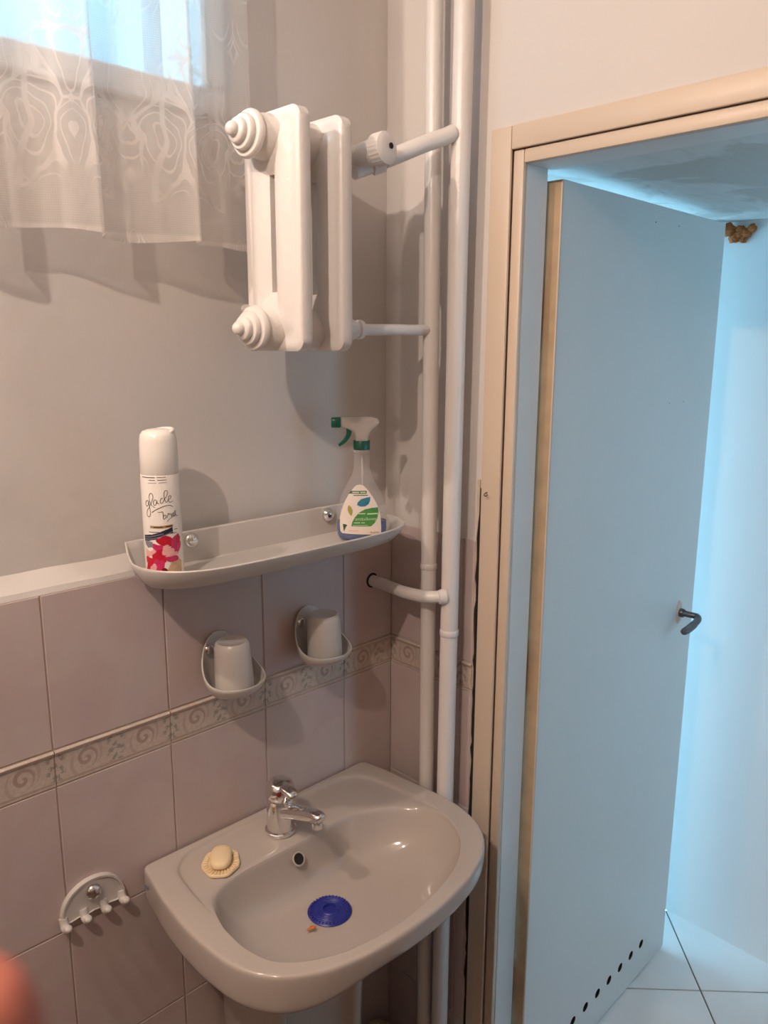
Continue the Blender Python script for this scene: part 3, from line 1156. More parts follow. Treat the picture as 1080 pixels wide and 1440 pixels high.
def under(scale, z):
    return lambda i: v3(SCN + Vector((0, .05 * (1 - scale))) + Vector((cos(angs[i]), sin(angs[i]))) * ro[i] * scale, z)


GRO = densify([(-.35, -.020), (-.50, -.020), (-.543, -.029), (-.568, -.053), (-.577, -.085), (-.583, -.14), (-.588, -.20), (-.592, -.25), (-.590, -.297), (-.570, -.348), (-.505, -.391), (-.389, -.411), (-.226, -.385), (-.143, -.324), (-.118, -.275), (-.110, -.22), (-.113, -.15), (-.122, -.08), (-.138, -.042), (-.172, -.024), (-.21, -.020)], 6)
rg_ = [max(ray_poly(GRO, a), rb[i] + .0035) for i, a in enumerate(angs)]


def apz(i, z):      # apron is deeper on the left flank, shallower along the front and right
    p = P_out(i, 0)
    t = max(0.0, min(1.0, (-.44 - p.x) / .15))
    t = t * t * (3 - 2 * t)
    return z - (.026 * t) * (1 if z < .80 else 0)


def at_r(i, r, z):
    return v3(SCN + Vector((cos(angs[i]), sin(angs[i]))) * r, z)


def wide_(i):
    return max(0.0, min(1.0, (rg_[i] - rb[i] - .006) / .03))


add_ring(under(.22, .640))
add_ring(under(.40, .648))
add_ring(under(.60, .680))
add_ring(under(.76, .720))
add_ring(lambda i: v3(P_out(i, .030), apz(i, .770)))
add_ring(lambda i: v3(P_out(i, .012), apz(i, .7775)))
add_ring(lambda i: v3(P_out(i, .0045), apz(i, .7815)))
add_ring(lambda i: v3(P_out(i, .0012), apz(i, .7870)))
add_ring(lambda i: v3(P_out(i, .0002), apz(i, .7950)))
add_ring(lambda i: v3(P_out(i, .0), .8130))
add_ring(lambda i: v3(P_out(i, .0010), .8185))
add_ring(lambda i: v3(P_out(i, .0035), .8214))
add_ring(lambda i: v3(P_out(i, .0070), ZR))
add_ring(lambda i: at_r(i, max(rg_[i] + .006, ro[i] - (ro[i] - rg_[i]) * .7), ZR))
add_ring(lambda i: at_r(i, rg_[i] + .0020, ZR - .0004 * wide_(i)))
add_ring(lambda i: at_r(i, rg_[i] - .0005 * wide_(i), ZR - .0030 * wide_(i)))
add_ring(lambda i: at_r(i, rg_[i] - .0035 * wide_(i), ZR - .0058 * wide_(i)))
add_ring(lambda i: at_r(i, rg_[i] - .0070 * wide_(i), ZR - .0064 * wide_(i)))
add_ring(lambda i: at_r(i, rb[i] + (rg_[i] - rb[i]) * .45, ZR - .0064 * wide_(i) - .0003))
add_ring(lambda i: at_r(i, rb[i] + min(.008, (rg_[i] - rb[i]) * .25), ZR - .0066 * wide_(i) - .0010))
add_ring(lambda i: v3(P_mix(i, 1.0), ZR - .0090))


def bowl(s, dep):
    def f(i):
        p = P_mix(i, 1.0)
        q = p + (DR - p) * s
        return (q.x, q.y, ZR - dep)
    return f


for s, dep in ((.018, .016), (.045, .030), (.085, .047), (.14, .064), (.21, .078), (.30, .0875), (.42, .0945), (.56, .0990), (.70, .1018), (.82, .1033), (.92, .1040)):
    add_ring(bowl(s, dep))
bm = bmesh.new()
loft(bm, rings)
sink = thing('washbasin', (-.355, -.2, .64), 'beige ceramic washbasin with a rounded front fixed below the tile border', 'washbasin')
sb = mk('basin', bm, MT['beige'], sink, angle=60)
ss = sb.modifiers.new('subsurf', 'SUBSURF')
ss.levels = 1
ss.render_levels = 1
# overflow: chrome-less rim on the rear bowl wall, hole shade painted as a dark disc
ovp = Vector((-.374, -.1395, .7890))
ovn = Vector((-.02, -.80, .60)).normalized()
latheo('overflow_rim', [(.0125, -.002), (.0130, .0015), (.0105, .0022), (.0095, .0)], ovp, ovn, MT['beige'], sink, 24)
latheo('overflow_hole', [(.0100, -.004), (.0098, .0012), (.004, .0014)], ovp, ovn, MT['dark'], sink, 24)
bm = bmesh.new()
lathe(bm, [(.024, 0), (.024, .004), (.020, .0045)], (DR.x, DR.y, ZD - .004), (0, 0, 1), 24)
mk('drain', bm, MT['chrome'], sink)
# worn maker's mark on the left flank
bm = bmesh.new()
box(bm, -.6158, -.6140, -.034, -.022, .795, .801)
mk('faded_mark', bm, MT['greyink'], sink)

# pedestal: two rounded edge ribs with a recessed front between
ped = thing('pedestal', (-.366, -.11, 0), 'beige ceramic pedestal with ribbed edges standing under the washbasin', 'pedestal')
sec = [(-.100, .0), (-.112, -.02), (-.116, -.10), (-.113, -.155), (-.104, -.178), (-.090, -.184), (-.079, -.178), (-.074, -.166), (-.060, -.158), (-.02, -.158), (.02, -.158), (.060, -.158), (.074, -.166), (.079, -.178), (.090, -.184), (.104, -.178), (.113, -.155), (.116, -.10), (.112, -.02), (.100, .0)]
rg = []
for z, s in ((0, 1.12), (.02, 1.12), (.05, 1.02), (.2, .96), (.4, .98), (.55, 1.0), (.625, 1.0), (.6395, 1.0)):
    rg.append([(-.366 + x * s, -.012 + y * s, z) for x, y in sec])
bm = bmesh.new()
loft(bm, rg)
mk('column', bm, MT['beige'], ped, angle=60)

# yellowed waste elbow low in the corner
elb = thing('waste_elbow', (-.070, -.06, .10), 'yellowed plastic waste elbow low in the corner behind the pedestal', 'pipe')
tubeo('elbow', smooth_path([(-.20, -.055, .150), (-.150, -.055, .172), (-.105, -.056, .178), (-.075, -.058, .160), (-.064, -.06, .120), (-.062, -.06, .0)], 6), .0165, MT['trap'], elb, 20)
latheo('socket', [(.019, 0), (.023, .004), (.023, .03), (.019, .034)], (-.063, -.06, .085), (0, 0, 1), MT['trap'], elb, 20)

# ------------------------------------------------------------------ faucet
ZF = ZR - .0062
FX, FY = -.3675, -.0785
fau = thing('faucet', (FX, FY, ZF), 'chrome single-lever mixer tap with short spout on the washbasin deck', 'faucet')
latheo('base_ring', [(.0285, 0), (.0295, .002), (.0292, .006), (.0262, .0085)], (FX, FY, ZF), (0, 0, 1), MT['chrome'], fau, 40)
latheo('body', [(.0258, .007), (.0250, .02), (.0246, .052), (.0250, .067), (.0240, .0708)], (FX, FY, ZF), (0, 0, 1), MT['chrome'], fau, 40)
bm = bmesh.new()
sp = smooth_path([(FX, FY - .004, ZF + 0.0418), (FX + .001, FY - .03, ZF + 0.0516), (FX + .003, FY - .065, ZF + 0.0632), (FX + .005, FY - .095, ZF + 0.0708), (FX + .006, FY - .106, ZF + 0.0713), (FX + .0063, FY - .113, ZF + 0.0684)], 6)
k_ = len(sp)
tube(bm, sp, [.0175 - .0055 * (i / (k_ - 1)) for i in range(k_ - 3)] + [.0112, .0095, .0055], 20, sx=.82)
mk('spout', bm, MT['chrome'], fau)
latheo('aerator', [(.0092, 0), (.0098, .002), (.0098, .010), (.008, .011)], (FX + .0055, FY - .101, ZF + 0.0505), (0, 0, 1), MT['chrome'], fau, 24)
hdl = mk('lever_head', (lambda b_: (lathe(b_, [(.0245, 0), (.0262, .002), (.0270, .010), (.0262, .019), (.0225, .0275), (.015, .0325), (.004, .0345)], (FX, FY + .001, ZF + 0.0713), (0, -.16, 1), 40), b_)[1])(bmesh.new()), MT['chrome'], fau, angle=60)
bm = bmesh.new()
lv = smooth_path([(FX, FY - .008, ZF + 0.0928), (FX - .001, FY - .024, ZF + 0.0945), (FX - .001, FY - .038, ZF + 0.0922), (FX - .001, FY - .046, ZF + 0.0876)], 5)
k_ = len(lv)
tube(bm, lv, [.0165 - .0065 * (i / (k_ - 1)) for i in range(k_ - 1)] + [.004], 18, sx=.55)
mk('lever', bm, MT['chrome'], fau)
latheo('temperature_mark', [(.0045, 0), (.0042, .0012), (.002, .0016)], (FX - .0172, FY - .0212, ZF + 0.0887), (-.62, -.72, .10), MT['redmark'], fau, 18)

# ------------------------------------------------------------------ blue strainer, peel, soap
ZS = ZR - .1030
st = thing('drain_strainer', (DR.x, DR.y, ZS), 'round dark blue rubber drain strainer lying in the washbasin', 'drain strainer')
prof = []
for i in range(40):
    r = .0395 * (1 - i / 40)
    z = .0042 + .0006 * sin(r * 1500)
    if r > .037:
        z = .0042 - (r - .037) * .9
    if r < .0165:
        z = .0052 + .0022 * min(1, (.0165 - r) / .003)
    if r < .0115:
        z = .0036
    prof.append((r, z))
bm = bmesh.new()
lathe(bm, [(.0385, 0.0)] + prof + [(.0008, .0036)], (DR.x, DR.y, ZS), (0, 0, 1), 64, mod=lambda a, h: 1.0)
mk('disc', bm, MT['blue'], st, angle=25)
for k_ in range(36):
    a = 2 * pi * k_ / 36
    c_, s_ = cos(a), sin(a)
    bm = bmesh.new()
    box(bm, -.0010, .0010, .0325, .0372, .0038, .0056, bev=.0003)
    bmesh.ops.rotate(bm, verts=bm.verts, cent=(0, 0, 0), matrix=Matrix.Rotation(a, 3, 'Z'))
    bmesh.ops.translate(bm, verts=bm.verts, vec=(DR.x, DR.y, ZS))
    mk('tooth', bm, MT['blue'], st)

bm = bmesh.new()
bmesh.ops.create_icosphere(bm, subdivisions=3, radius=1)
for v in bm.verts:
    c_ = v.co.copy()
    v.co = Vector((-.4215 + c_.x * .0078 + .0015 * sin(c_.y * 3), -.2330 + c_.y * .0042 + .0014 * cos(c_.x * 4), ZR - .0945 + c_.z * .0018 + .0008 * sin(c_.x * 3)))
bmesh.ops.rotate(bm, verts=bm.verts, cent=(-.4215, -.2330, ZR - .0945), matrix=Matrix.Rotation(-.5, 3, 'Z'))
tag(mk('orange_scrap', bm, MT['orange']), 'tiny orange scrap lying beside the blue strainer in the washbasin', 'scrap')

SOX, SOY = -.5035, -.0870
SOA = radians(52)
mat_o = thing('soap_mat', (SOX, SOY, ZF), 'cream soap saver mat with scalloped ridged rim on the washbasin deck', 'soap mat')
bm = bmesh.new()


def scal(a, h):
    return 1 + .03 * cos(a * 7) + .012 * cos(a * 40)


NSG = 96
rgs = []
for r, h in ((.90, 0.0), (1.0, .0008), (1.0, .0042), (.97, .0052), (.93, .0050), (.70, .0042), (.60, .0036)):
    ring = []
    for k_ in range(NSG):
        a = 2 * pi * k_ / NSG
        m_ = scal(a, h) if r > .8 else 1
        p = Vector((cos(a) * .0395 * r * m_, sin(a) * .0325 * r * m_))
        ring.append((SOX + p.x * cos(SOA) - p.y * sin(SOA), SOY + p.x * sin(SOA) + p.y * cos(SOA), ZF + .0004 + h))
    rgs.append(ring)
loft(bm, rgs)
mk('mat_plate', bm, MT['soapm'], mat_o, angle=50)
for k_ in range(30):
    a = 2 * pi * k_ / 30
    p0, p1 = Vector((cos(a) * .0395 * .70, sin(a) * .0325 * .70)), Vector((cos(a) * .0395 * .93, sin(a) * .0325 * .93))
    q = [Vector((SOX + p.x * cos(SOA) - p.y * sin(SOA), SOY + p.x * sin(SOA) + p.y * cos(SOA), ZF + .0060)) for p in (p0, p1)]
    tubeo('rib', [q[0], q[1]], .0014, MT['soapm'], mat_o, 6)
bm = bmesh.new()
rgs = []
for r, h in ((.80, .0), (.95, .0018), (1.0, .005), (.985, .0085), (.92, .0115), (.76, .0138), (.45, .0152), (.15, .0156)):
    ring = []
    for k_ in range(48):
        a = 2 * pi * k_ / 48
        e = 2 / 2.5
        p = Vector((math.copysign(abs(cos(a)) ** e, cos(a)) * .0305 * r, math.copysign(abs(sin(a)) ** e, sin(a)) * .0190 * r))
        ring.append((SOX + .001 + p.x * cos(SOA) - p.y * sin(SOA), SOY + .001 + p.x * sin(SOA) + p.y * cos(SOA), ZF + .0062 + h))
    rgs.append(ring)
loft(bm, rgs)
tag(mk('soap_bar', bm, MT['soapm'], angle=60), 'smooth oval cream soap bar resting on the scalloped mat', 'soap')

# ------------------------------------------------------------------ wall shelf (tray)
shp = [(-.6020, -.003), (-.6140, -.035), (-.6190, -.070), (-.6165, -.100), (-.6030, -.130), (-.5780, -.153), (-.5450, -.167), (-.500, -.174), (-.43, -.178), (-.35, -.179), (-.27, -.178), (-.200, -.174), (-.155, -.167), (-.122, -.153), (-.097, -.130), (-.0835, -.100), (-.081, -.070), (-.086, -.035), (-.098, -.003)]
SH = densify(shp, 6, corners=(0, len(shp) - 1))
nb = 24
SH = SH[:(len(shp) - 1) * 6] + [Vector((-.098 + (-.504) * k_ / nb, -.003)) for k_ in range(0, nb)]


def sring(ins, z, out=False):
    c = Vector((-.35, -.085))
    res = []
    n_ = len(SH)
    for i in range(n_):
        p = SH[i]
        t = (SH[(i + 1) % n_] - SH[i - 1])
        nrm = Vector((-t.y, t.x)).normalized()
        if nrm.dot(c - p) < 0:
            nrm = -nrm
        q = p + nrm * ins * (.50 + .50 * abs(nrm.y))
        if p.y > -.0035 and -.60 < p.x < -.10:
            q = Vector((p.x + (-.35 - p.x) * ins * 1.6, p.y if out else p.y - min(ins, .0055)))
        q.y = min(q.y, -.0025)
        zz = z(p) if callable(z) else z
        res.append((q.x, q.y, zz))
    return res


def rimz(p):
    t = max(0, min(1, (p.y + .06) / .056))
    return 1.3755 + .0215 * t * t * (3 - 2 * t)


shelf = thing('wall_shelf', (-.35, -.003, 1.338), 'long beige plastic tray shelf with rounded ends screwed above the tiles', 'shelf')
def hull(pts):
    P = sorted(set((round(p[0], 6), round(p[1], 6)) for p in pts))
    def half(Q):
        H = []
        for q in Q:
            while len(H) > 1 and (H[-1][0] - H[-2][0]) * (q[1] - H[-2][1]) - (H[-1][1] - H[-2][1]) * (q[0] - H[-2][0]) <= 1e-9:
                H.pop()
            H.append(q)
        return H[:-1]
    return half(P) + half(P[::-1])


bm = bmesh.new()
loft(bm, [sring(.040, 1.3385, True), sring(.024, 1.3450, True), sring(.008, lambda p: rimz(p) - .016, True), sring(.0010, lambda p: rimz(p) - .005, True), sring(.0, lambda p: rimz(p) - .0015, True), sring(.0012, rimz, True),
          sring(.0038, lambda p: rimz(p) - .0003), sring(.0050, lambda p: rimz(p) - .002), sring(.012, lambda p: rimz(p) - .014), sring(.028, 1.3490), sring(.038, 1.3444), sring(.040, 1.3436)], False, False)
for ring_, z_ in ((sring(.039, 1.34), 1.3441), (sring(.040, 1.34, True), 1.3385)):
    bm.faces.new([bm.verts.new((x_, y_, z_)) for x_, y_ in hull(ring_)])
tray = mk('tray', bm, MT['beigep'], shelf, angle=40)
for p_ in tray.data.polygons:
    if abs(p_.normal.z) > .96 or p_.normal.y < -.99:
        p_.use_smooth = False
ZSH = 1.3442
for x in (-.487, -.187):
    latheo('screw_cap', [(.0130, 0), (.0135, .002), (.0125, .006), (.0095, .0100), (.005, .0122), (.001, .0128)], (x, -.0085, 1.3815), (0, -1, 0), MT['chrome'], shelf, 32)
bm = bmesh.new()
bmesh.ops.create_icosphere(bm, subdivisions=2, radius=.0018)
bmesh.ops.translate(bm, verts=bm.verts, vec=(-.238, -.108, ZSH + .0016))
tag(mk('crumb', bm, MT['ink']), 'dark crumb lying on the tray shelf before the spray bottle', 'crumb')

# ------------------------------------------------------------------ air freshener can
CXY = Vector((-.5690, -.0680))
CR = .0292
can = thing('air_freshener_can', (CXY.x, CXY.y, ZSH), 'white aerosol air freshener can with crimson flowers on the tray shelf', 'spray can')
latheo('can_body', [(.020, .002), (.0270, .0005), (.0288, .002), (CR, .005), (CR, .166), (.0288, .1675)], (CXY.x, CXY.y, ZSH), (0, 0, 1), MT['canwhite'], can, 64)
latheo('cap', [(.0282, .1675), (.0288, .1685), (.0284, .200), (.0276, .218), (.0262, .2265), (.0225, .2320), (.0150, .2345), (.003, .2350)], (CXY.x, CXY.y, ZSH), (0, 0, 1), MT['canwhite'], can, 64)
# raised rear lip of the cap
bm = bmesh.new()
arc = [CXY.to_3d() + Vector((cos(a) * .0225, sin(a) * .0225, ZSH + .2300 + .0035 * sin((a - radians(-70)) / radians(150) * pi))) for a in [radians(-70 + 150 * k_ / 16) for k_ in range(17)]]
tube(bm, arc, [.0015] + [.0030] * 15 + [.0015], 10)
mk('cap_lip', bm, MT['canwhite'], can)
# front direction of the print: towards the room
CAN_A = math.atan2(CAM_POS.y - CXY.y, CAM_POS.x - CXY.x) - radians(4)


def on_can(u, z, lift=.00025):
    """u metres to the viewer's right of the print's middle"""
    a = CAN_A + u / CR
    return Vector((CXY.x + cos(a) * (CR + lift), CXY.y + sin(a) * (CR + lift), ZSH + z))


def can_poly(name, pts, m, lift):
    """filled outline: fan of strips around its centroid, fine enough to hug the can"""
    c = Vector((sum(p[0] for p in pts) / len(pts), sum(p[1] for p in pts) / len(pts)))
    bm = bmesh.new()
    rgs_ = []
    for s in (1, .75, .5, .25, .02):
        rgs_.append([on_can(c.x + (p[0] - c.x) * s, c.y + (p[1] - c.y) * s, lift) for p in pts])
    loft(bm, rgs_, False, True)
    return mk(name, bm, m, can)


def can_ribbon(name, pts, w, m, lift=.0004, sub=6):
    P = [Vector((p[0], p[1], 0)) for p in pts]
    P = smooth_path(P, sub) if sub > 1 else P
    bm = bmesh.new()
    L_, R_ = [], []
    for i, p in enumerate(P):
        t = (P[min(i + 1, len(P) - 1)] - P[max(i - 1, 0)])
        nn = Vector((-t.y, t.x, 0)).normalized() * w / 2
        L_.append(on_can(p.x + nn.x, p.y + nn.y, lift))
        R_.append(on_can(p.x - nn.x, p.y - nn.y, lift))
    loft(bm, [L_, R_], False, False, closed=False)
    return mk(name, bm, m, can)


# picture coordinates of the label: origin at can foot; scale about 1.13 mm per photo pixel
def px(x, y):      # pixel in the 936x1440 crop of the wordmark -> label metres
    return ((x - 455) / 14.4 * .00122, (690 - y) / 14.4 * .00122 + .128)


for stroke in (((240, 670), (205, 672), (178, 712), (182, 760), (208, 772), (238, 735), (250, 675), (258, 760), (270, 860), (262, 940), (230, 962), (198, 930), (200, 860), (250, 790), (300, 705), (335, 610), (328, 550), (292, 535), (262, 590), (272, 680), (310, 755), (360, 790)),
               ((404, 668), (368, 650), (340, 690), (348, 742), (380, 735), (404, 670), (408, 715), (438, 712)),
               ((512, 632), (482, 624), (460, 670), (470, 712), (500, 702), (535, 640), (578, 575), (594, 515), (570, 490), (542, 502), (528, 560), (534, 640), (562, 702), (600, 665), (640, 632), (655, 600), (625, 590), (602, 630), (608, 690), (640, 708), (690, 688))):
    can_ribbon('lettering', [px(*p) for p in stroke], .00080, MT['ink'])
can_ribbon('lettering', [px(*p) for p in ((300, 880), (360, 840), (450, 795), (540, 765), (620, 762), (680, 795))], .0009, MT['ink'])
can_ribbon('lettering', [px(*p) for p in ((410, 880), (470, 870), (492, 872), (495, 930), (500, 1000), (530, 990), (548, 950), (525, 930), (505, 955))], .0008, MT['ink'])
can_ribbon('lettering', [px(*p) for p in ((560, 985), (580, 930), (590, 905), (610, 925), (640, 920), (645, 970), (670, 920), (690, 905), (675, 950), (700, 960), (725, 930), (735, 880), (712, 890), (715, 940), (750, 945))], .0008, MT['ink'])
can_ribbon('lettering', [px(*p) for p in ((560, 1050), (610, 1005), (670, 975), (720, 965), (790, 975))], .0007, MT['ink'])
for (xa, xb, y, w, m_) in ((120, 390, 252, .0011, 'ink'), (420, 580, 250, .0007, 'ink'), (270, 390, 300, .0008, 'ink'), (430, 590, 298, .0008, 'ink'), (250, 410, 350, .0006, 'greyink'), (450, 590, 345, .0006, 'greyink'),
                           (215, 420, 1240, .0009, 'ink'), (515, 660, 1230, .0009, 'ink'), (680, 760, 1210, .0009, 'ink'), (255, 375, 1295, .0009, 'ink'), (395, 530, 1295, .0009, 'ink'), (610, 740, 1275, .0009, 'ink')):
    can_ribbon('small_print', [px(xa, y), px((xa + xb) / 2, y), px(xb, y)], w, MT[m_], .0004, 3)
can_ribbon('gold_strip', [px(250, 1145), px(450, 1148), px(660, 1135)], .0038, MT['gold'], .0004, 4)
can_ribbon('small_print', [px(320, 1150), px(480, 1150)], .0014, MT['ink'], .0006, 3)
can_ribbon('small_print', [px(530, 1142), px(650, 1138)], .0014, MT['ink'], .0006, 3)


def pf(x, y):      # pixel in the 1080x1234 crop of the flowers -> label metres
    return ((x - 560) / 15.43 * .00122, (1120 - y) / 15.43 * .00122 + .0035)


def blob(cx, cy, rx, ry, rot, n=26, wob=.12, ph=0):
    out = []
    for k_ in range(n):
        a = 2 * pi * k_ / n
        s = 1 + wob * sin(3 * a + ph) + wob * .5 * sin(5 * a + 2 * ph)
        x, y = 1.22 * rx * s * cos(a), 1.22 * ry * s * sin(a)
        out.append(pf(cx + x * cos(rot) - y * sin(rot), cy + x * sin(rot) + y * cos(rot)))
    return out


can_poly('tan_print', [pf(*p) for p in ((560, 1110), (640, 880), (720, 740), (800, 700), (900, 700), (960, 760), (960, 1110), (760, 1115))], MT['tanp'], .00028)
can_poly('pale_print', [pf(*p) for p in ((190, 480), (420, 430), (470, 560), (400, 650), (230, 660), (180, 600))], MT['pinkc'], .00026)
for (c_, m_, l_) in (((620, 320, 130, 85, .2), 'petal', .00034), ((830, 420, 100, 150, .15), 'petal2', .00036), ((480, 450, 110, 60, .4), 'petal2', .00038), ((500, 620, 110, 110, .3), 'petal', .00040),
                     ((720, 660, 130, 60, .3), 'petal2', .00036), ((890, 300, 45, 80, 0), 'petal', .00042), ((300, 740, 110, 80, .7), 'petal', .00038), ((250, 930, 75, 150, .1), 'petal', .00040),
                     ((470, 800, 90, 110, .2), 'petal2', .00042), ((350, 1050, 160, 60, .15), 'petal', .00044), ((470, 1070, 90, 40, .1), 'petal2', .00046), ((560, 960, 70, 90, .2), 'darkred', .00048),
                     ((640, 500, 75, 85, .2), 'pinkc', .00050), ((750, 590, 110, 28, -.15), 'pinkc', .00050), ((745, 520, 40, 42, 0), 'pinkc', .00055), ((365, 870, 55, 90, .2), 'pinkc', .00050), ((440, 1000, 70, 24, .5), 'pinkc', .00052)):
    can_poly('petal_print', blob(*c_, ph=c_[0] * .1), MT[m_], l_)
can_poly('blue_ribbon', [pf(*p) for p in ((160, 215), (280, 195), (430, 165), (600, 105), (770, 50), (775, 165), (600, 225), (430, 280), (280, 318), (165, 328))], MT['inkblue'], .00050)
can_ribbon('ribbon_stripe', [pf(*p) for p in ((165, 245), (300, 235), (450, 200), (590, 165))], .0013, MT['greyink'], .0006, 4)
can_ribbon('ribbon_stripe', [pf(*p) for p in ((165, 288), (300, 280), (480, 240), (620, 195), (765, 140))], .0013, MT['greyink'], .0006, 4)
can_poly('grey_print', [pf(*p) for p in ((170, 335), (300, 320), (370, 330), (380, 430), (260, 455), (190, 400))], MT['greyink'], .00046)

# ------------------------------------------------------------------ spray bottle
BXY = Vector((-.1690, -.0880))
bot = thing('spray_bottle', (BXY.x, BXY.y, ZSH), 'clear trigger spray bottle with green cap and blue liquid on the tray shelf', 'spray bottle')
BN = Vector((-.62, -.78)).normalized()      # label faces the room
BWd = Vector((-BN.y, BN.x)) * -1            # viewer's left -> right
BWd = Vector((.78, -.62)).normalized()


def bp_(u, v, z):      # u to viewer's right, v towards the viewer
    q = BXY + BWd * u + BN * v
    return (q.x, q.y, ZSH + z)


def bsec(hw, hd, z, n=40, e=2.6):
    out = []
    for k_ in range(n):
        a = 2 * pi * k_ / n
        out.append(bp_(math.copysign(abs(cos(a)) ** (2 / e), cos(a)) * hw, math.copysign(abs(sin(a)) ** (2 / e), sin(a)) * hd, z))
    return out


bprof = [(.036, .016, .0), (.043, .021, .002), (.0465, .0235, .008), (.0480, .0245, .022), (.0475, .0245, .045), (.0445, .0235, .066), (.0385, .0215, .085), (.0300, .019, .102), (.0215, .0165, .117), (.0165, .0150, .130), (.0150, .0142, .145), (.0142, .0140, .160), (.0132, .0132, .166)]
bm = bmesh.new()
loft(bm, [bsec(a, b_, z, e=2.6 if z < .1 else 2.1) for a, b_, z in bprof])
mk('bottle', bm, MT['clear'], bot, angle=60)
lprof = [(.034, .014, .0015), (.0412, .0195, .0035), (.0448, .0220, .009), (.0464, .0230, .022), (.0460, .0230, .036)]
bm = bmesh.new()
loft(bm, [bsec(a, b_, z) for a, b_, z in lprof])
mk('liquid', bm, MT['liquid'], bot, angle=60)


def face_v(u, z):
    for (a0, b0, z0_), (a1, b1, z1_) in zip(bprof[:-1], bprof[1:]):
        if z0_ <= z <= z1_:
            t = (z - z0_) / (z1_ - z0_)
            hw, hd_ = a0 + (a1 - a0) * t, b0 + (b1 - b0) * t
            return hd_ * max(0.0, 1 - min(1, abs(u) / hw) ** 2.6) ** (1 / 2.6)
    return .014


def lab(x, y):     # pixel in the 1080x1215 crop of the label -> (u, z)
    return ((x - 520) / 13.5 * .00131, (1165 - y) / 13.5 * .00131 + .001)


def lab_poly(name, pts, m, lift):
    c = Vector((sum(p[0] for p in pts) / len(pts), sum(p[1] for p in pts) / len(pts)))
    bm = bmesh.new()
    rgs_ = []
    for s in (1, .8, .6, .4, .2, .02):
        ring = []
        for p in pts:
            u, z = c.x + (p[0] - c.x) * s, c.y + (p[1] - c.y) * s
            ring.append(bp_(u, face_v(u, z) + lift, z))
        rgs_.append(ring)
    loft(bm, rgs_, False, True)
    return mk(name, bm, m, bot)


def dens2(pts, step=.003):
    out = []
    for i in range(len(pts)):
        p, q = Vector(pts[i]), Vector(pts[(i + 1) % len(pts)])
        m_ = max(1, int((q - p).length / step))
        for k_ in range(m_):
            v = p + (q - p) * k_ / m_
            out.append((v.x, v.y))
    return out


lab_poly('label_paper', dens2([lab(*p) for p in ((460, 70), (530, 85), (600, 150), (690, 270), (770, 400), (830, 540), (865, 700), (878, 900), (875, 1020), (850, 1045), (500, 1030), (130, 1010), (95, 970), (85, 850), (90, 700), (120, 560), (180, 400), (260, 250), (350, 130), (400, 85))]), MT['labelm'], .0006)
lab_poly('green_leaf', dens2([lab(*p) for p in ((300, 865), (320, 780), (370, 690), (450, 600), (560, 540), (690, 515), (815, 510), (825, 600), (800, 720), (750, 810), (680, 872), (500, 872))]), MT['greenink'], .0010)
lab_poly('teal_leaf', dens2([lab(*p) for p in ((410, 455), (430, 400), (490, 345), (570, 322), (665, 305), (665, 370), (630, 440), (570, 480), (480, 485))]), MT['tealink'], .0010)
lab_poly('olive_leaf', dens2([lab(*p) for p in ((255, 455), (300, 490), (330, 560), (320, 620), (300, 670), (260, 620), (235, 560), (235, 500))]), MT['oliveink'], .0010)
lab_poly('green_bar', dens2([lab(*p) for p in ((255, 240), (300, 188), (600, 188), (592, 245))]), MT['dkgreenink'], .0010)
lab_poly('small_print', dens2([lab(*p) for p in ((330, 205), (455, 205), (455, 228), (320, 228))]), MT['paleink'], .0013)
lab_poly('small_print', dens2([lab(*p) for p in ((475, 205), (580, 205), (578, 228), (475, 228))]), MT['paleink'], .0013)
lab_poly('small_print', dens2([lab(*p) for p in ((345, 266), (620, 266), (620, 280), (345, 280))]), MT['dkgreenink'], .0010)
lab_poly('green_tick', dens2([lab(*p) for p in ((140, 825), (195, 830), (225, 850), (200, 880), (160, 975))]), MT['dkgreenink'], .0010)
for (xa, xb, ya, yb, m_) in ((440, 570, 612, 632, 'paleink'), (605, 810, 615, 640, 'paleink'), (350, 470, 790, 808, 'paleink'), (490, 560, 792, 808, 'paleink'), (330, 620, 846, 856, 'paleink'), (250, 430, 950, 960, 'pinkc')):
    lab_poly('small_print', dens2([lab(*p) for p in ((xa, ya), (xb, ya), (xb, yb), (xa, yb))]), MT[m_], .0013)


def lab_text(txt, x0, y0, w, m, lift=.0014):
    cu = bpy.data.curves.new('t', 'FONT')
    cu.body = txt
    cu.resolution_u = 3
    ob = bpy.data.objects.new('t', cu)
    COL.objects.link(ob)
    dg = bpy.context.evaluated_depsgraph_get()
    me = bpy.data.meshes.new_from_object(ob.evaluated_get(dg))
    bpy.data.objects.remove(ob)
    bpy.data.curves.remove(cu)
    xs = [v.co.x for v in me.vertices]
    s = w / (max(xs) - min(xs))
    u0, zz0 = lab(x0, y0)
    for v in me.vertices:
        u, z = u0 + (v.co.x - min(xs)) * s, zz0 + v.co.y * s
        v.co = Vector(bp_(u, face_v(u, z) + lift, z))
    return mk('lettering', me, m, bot, smooth=False)


lab_text('antikalkowy', 375, 752, 410 / 13.5 * .00131, MT['paleink'])
lab_text('Auchan', 660, 1010, 175 / 13.5 * .00131, MT['redink'])
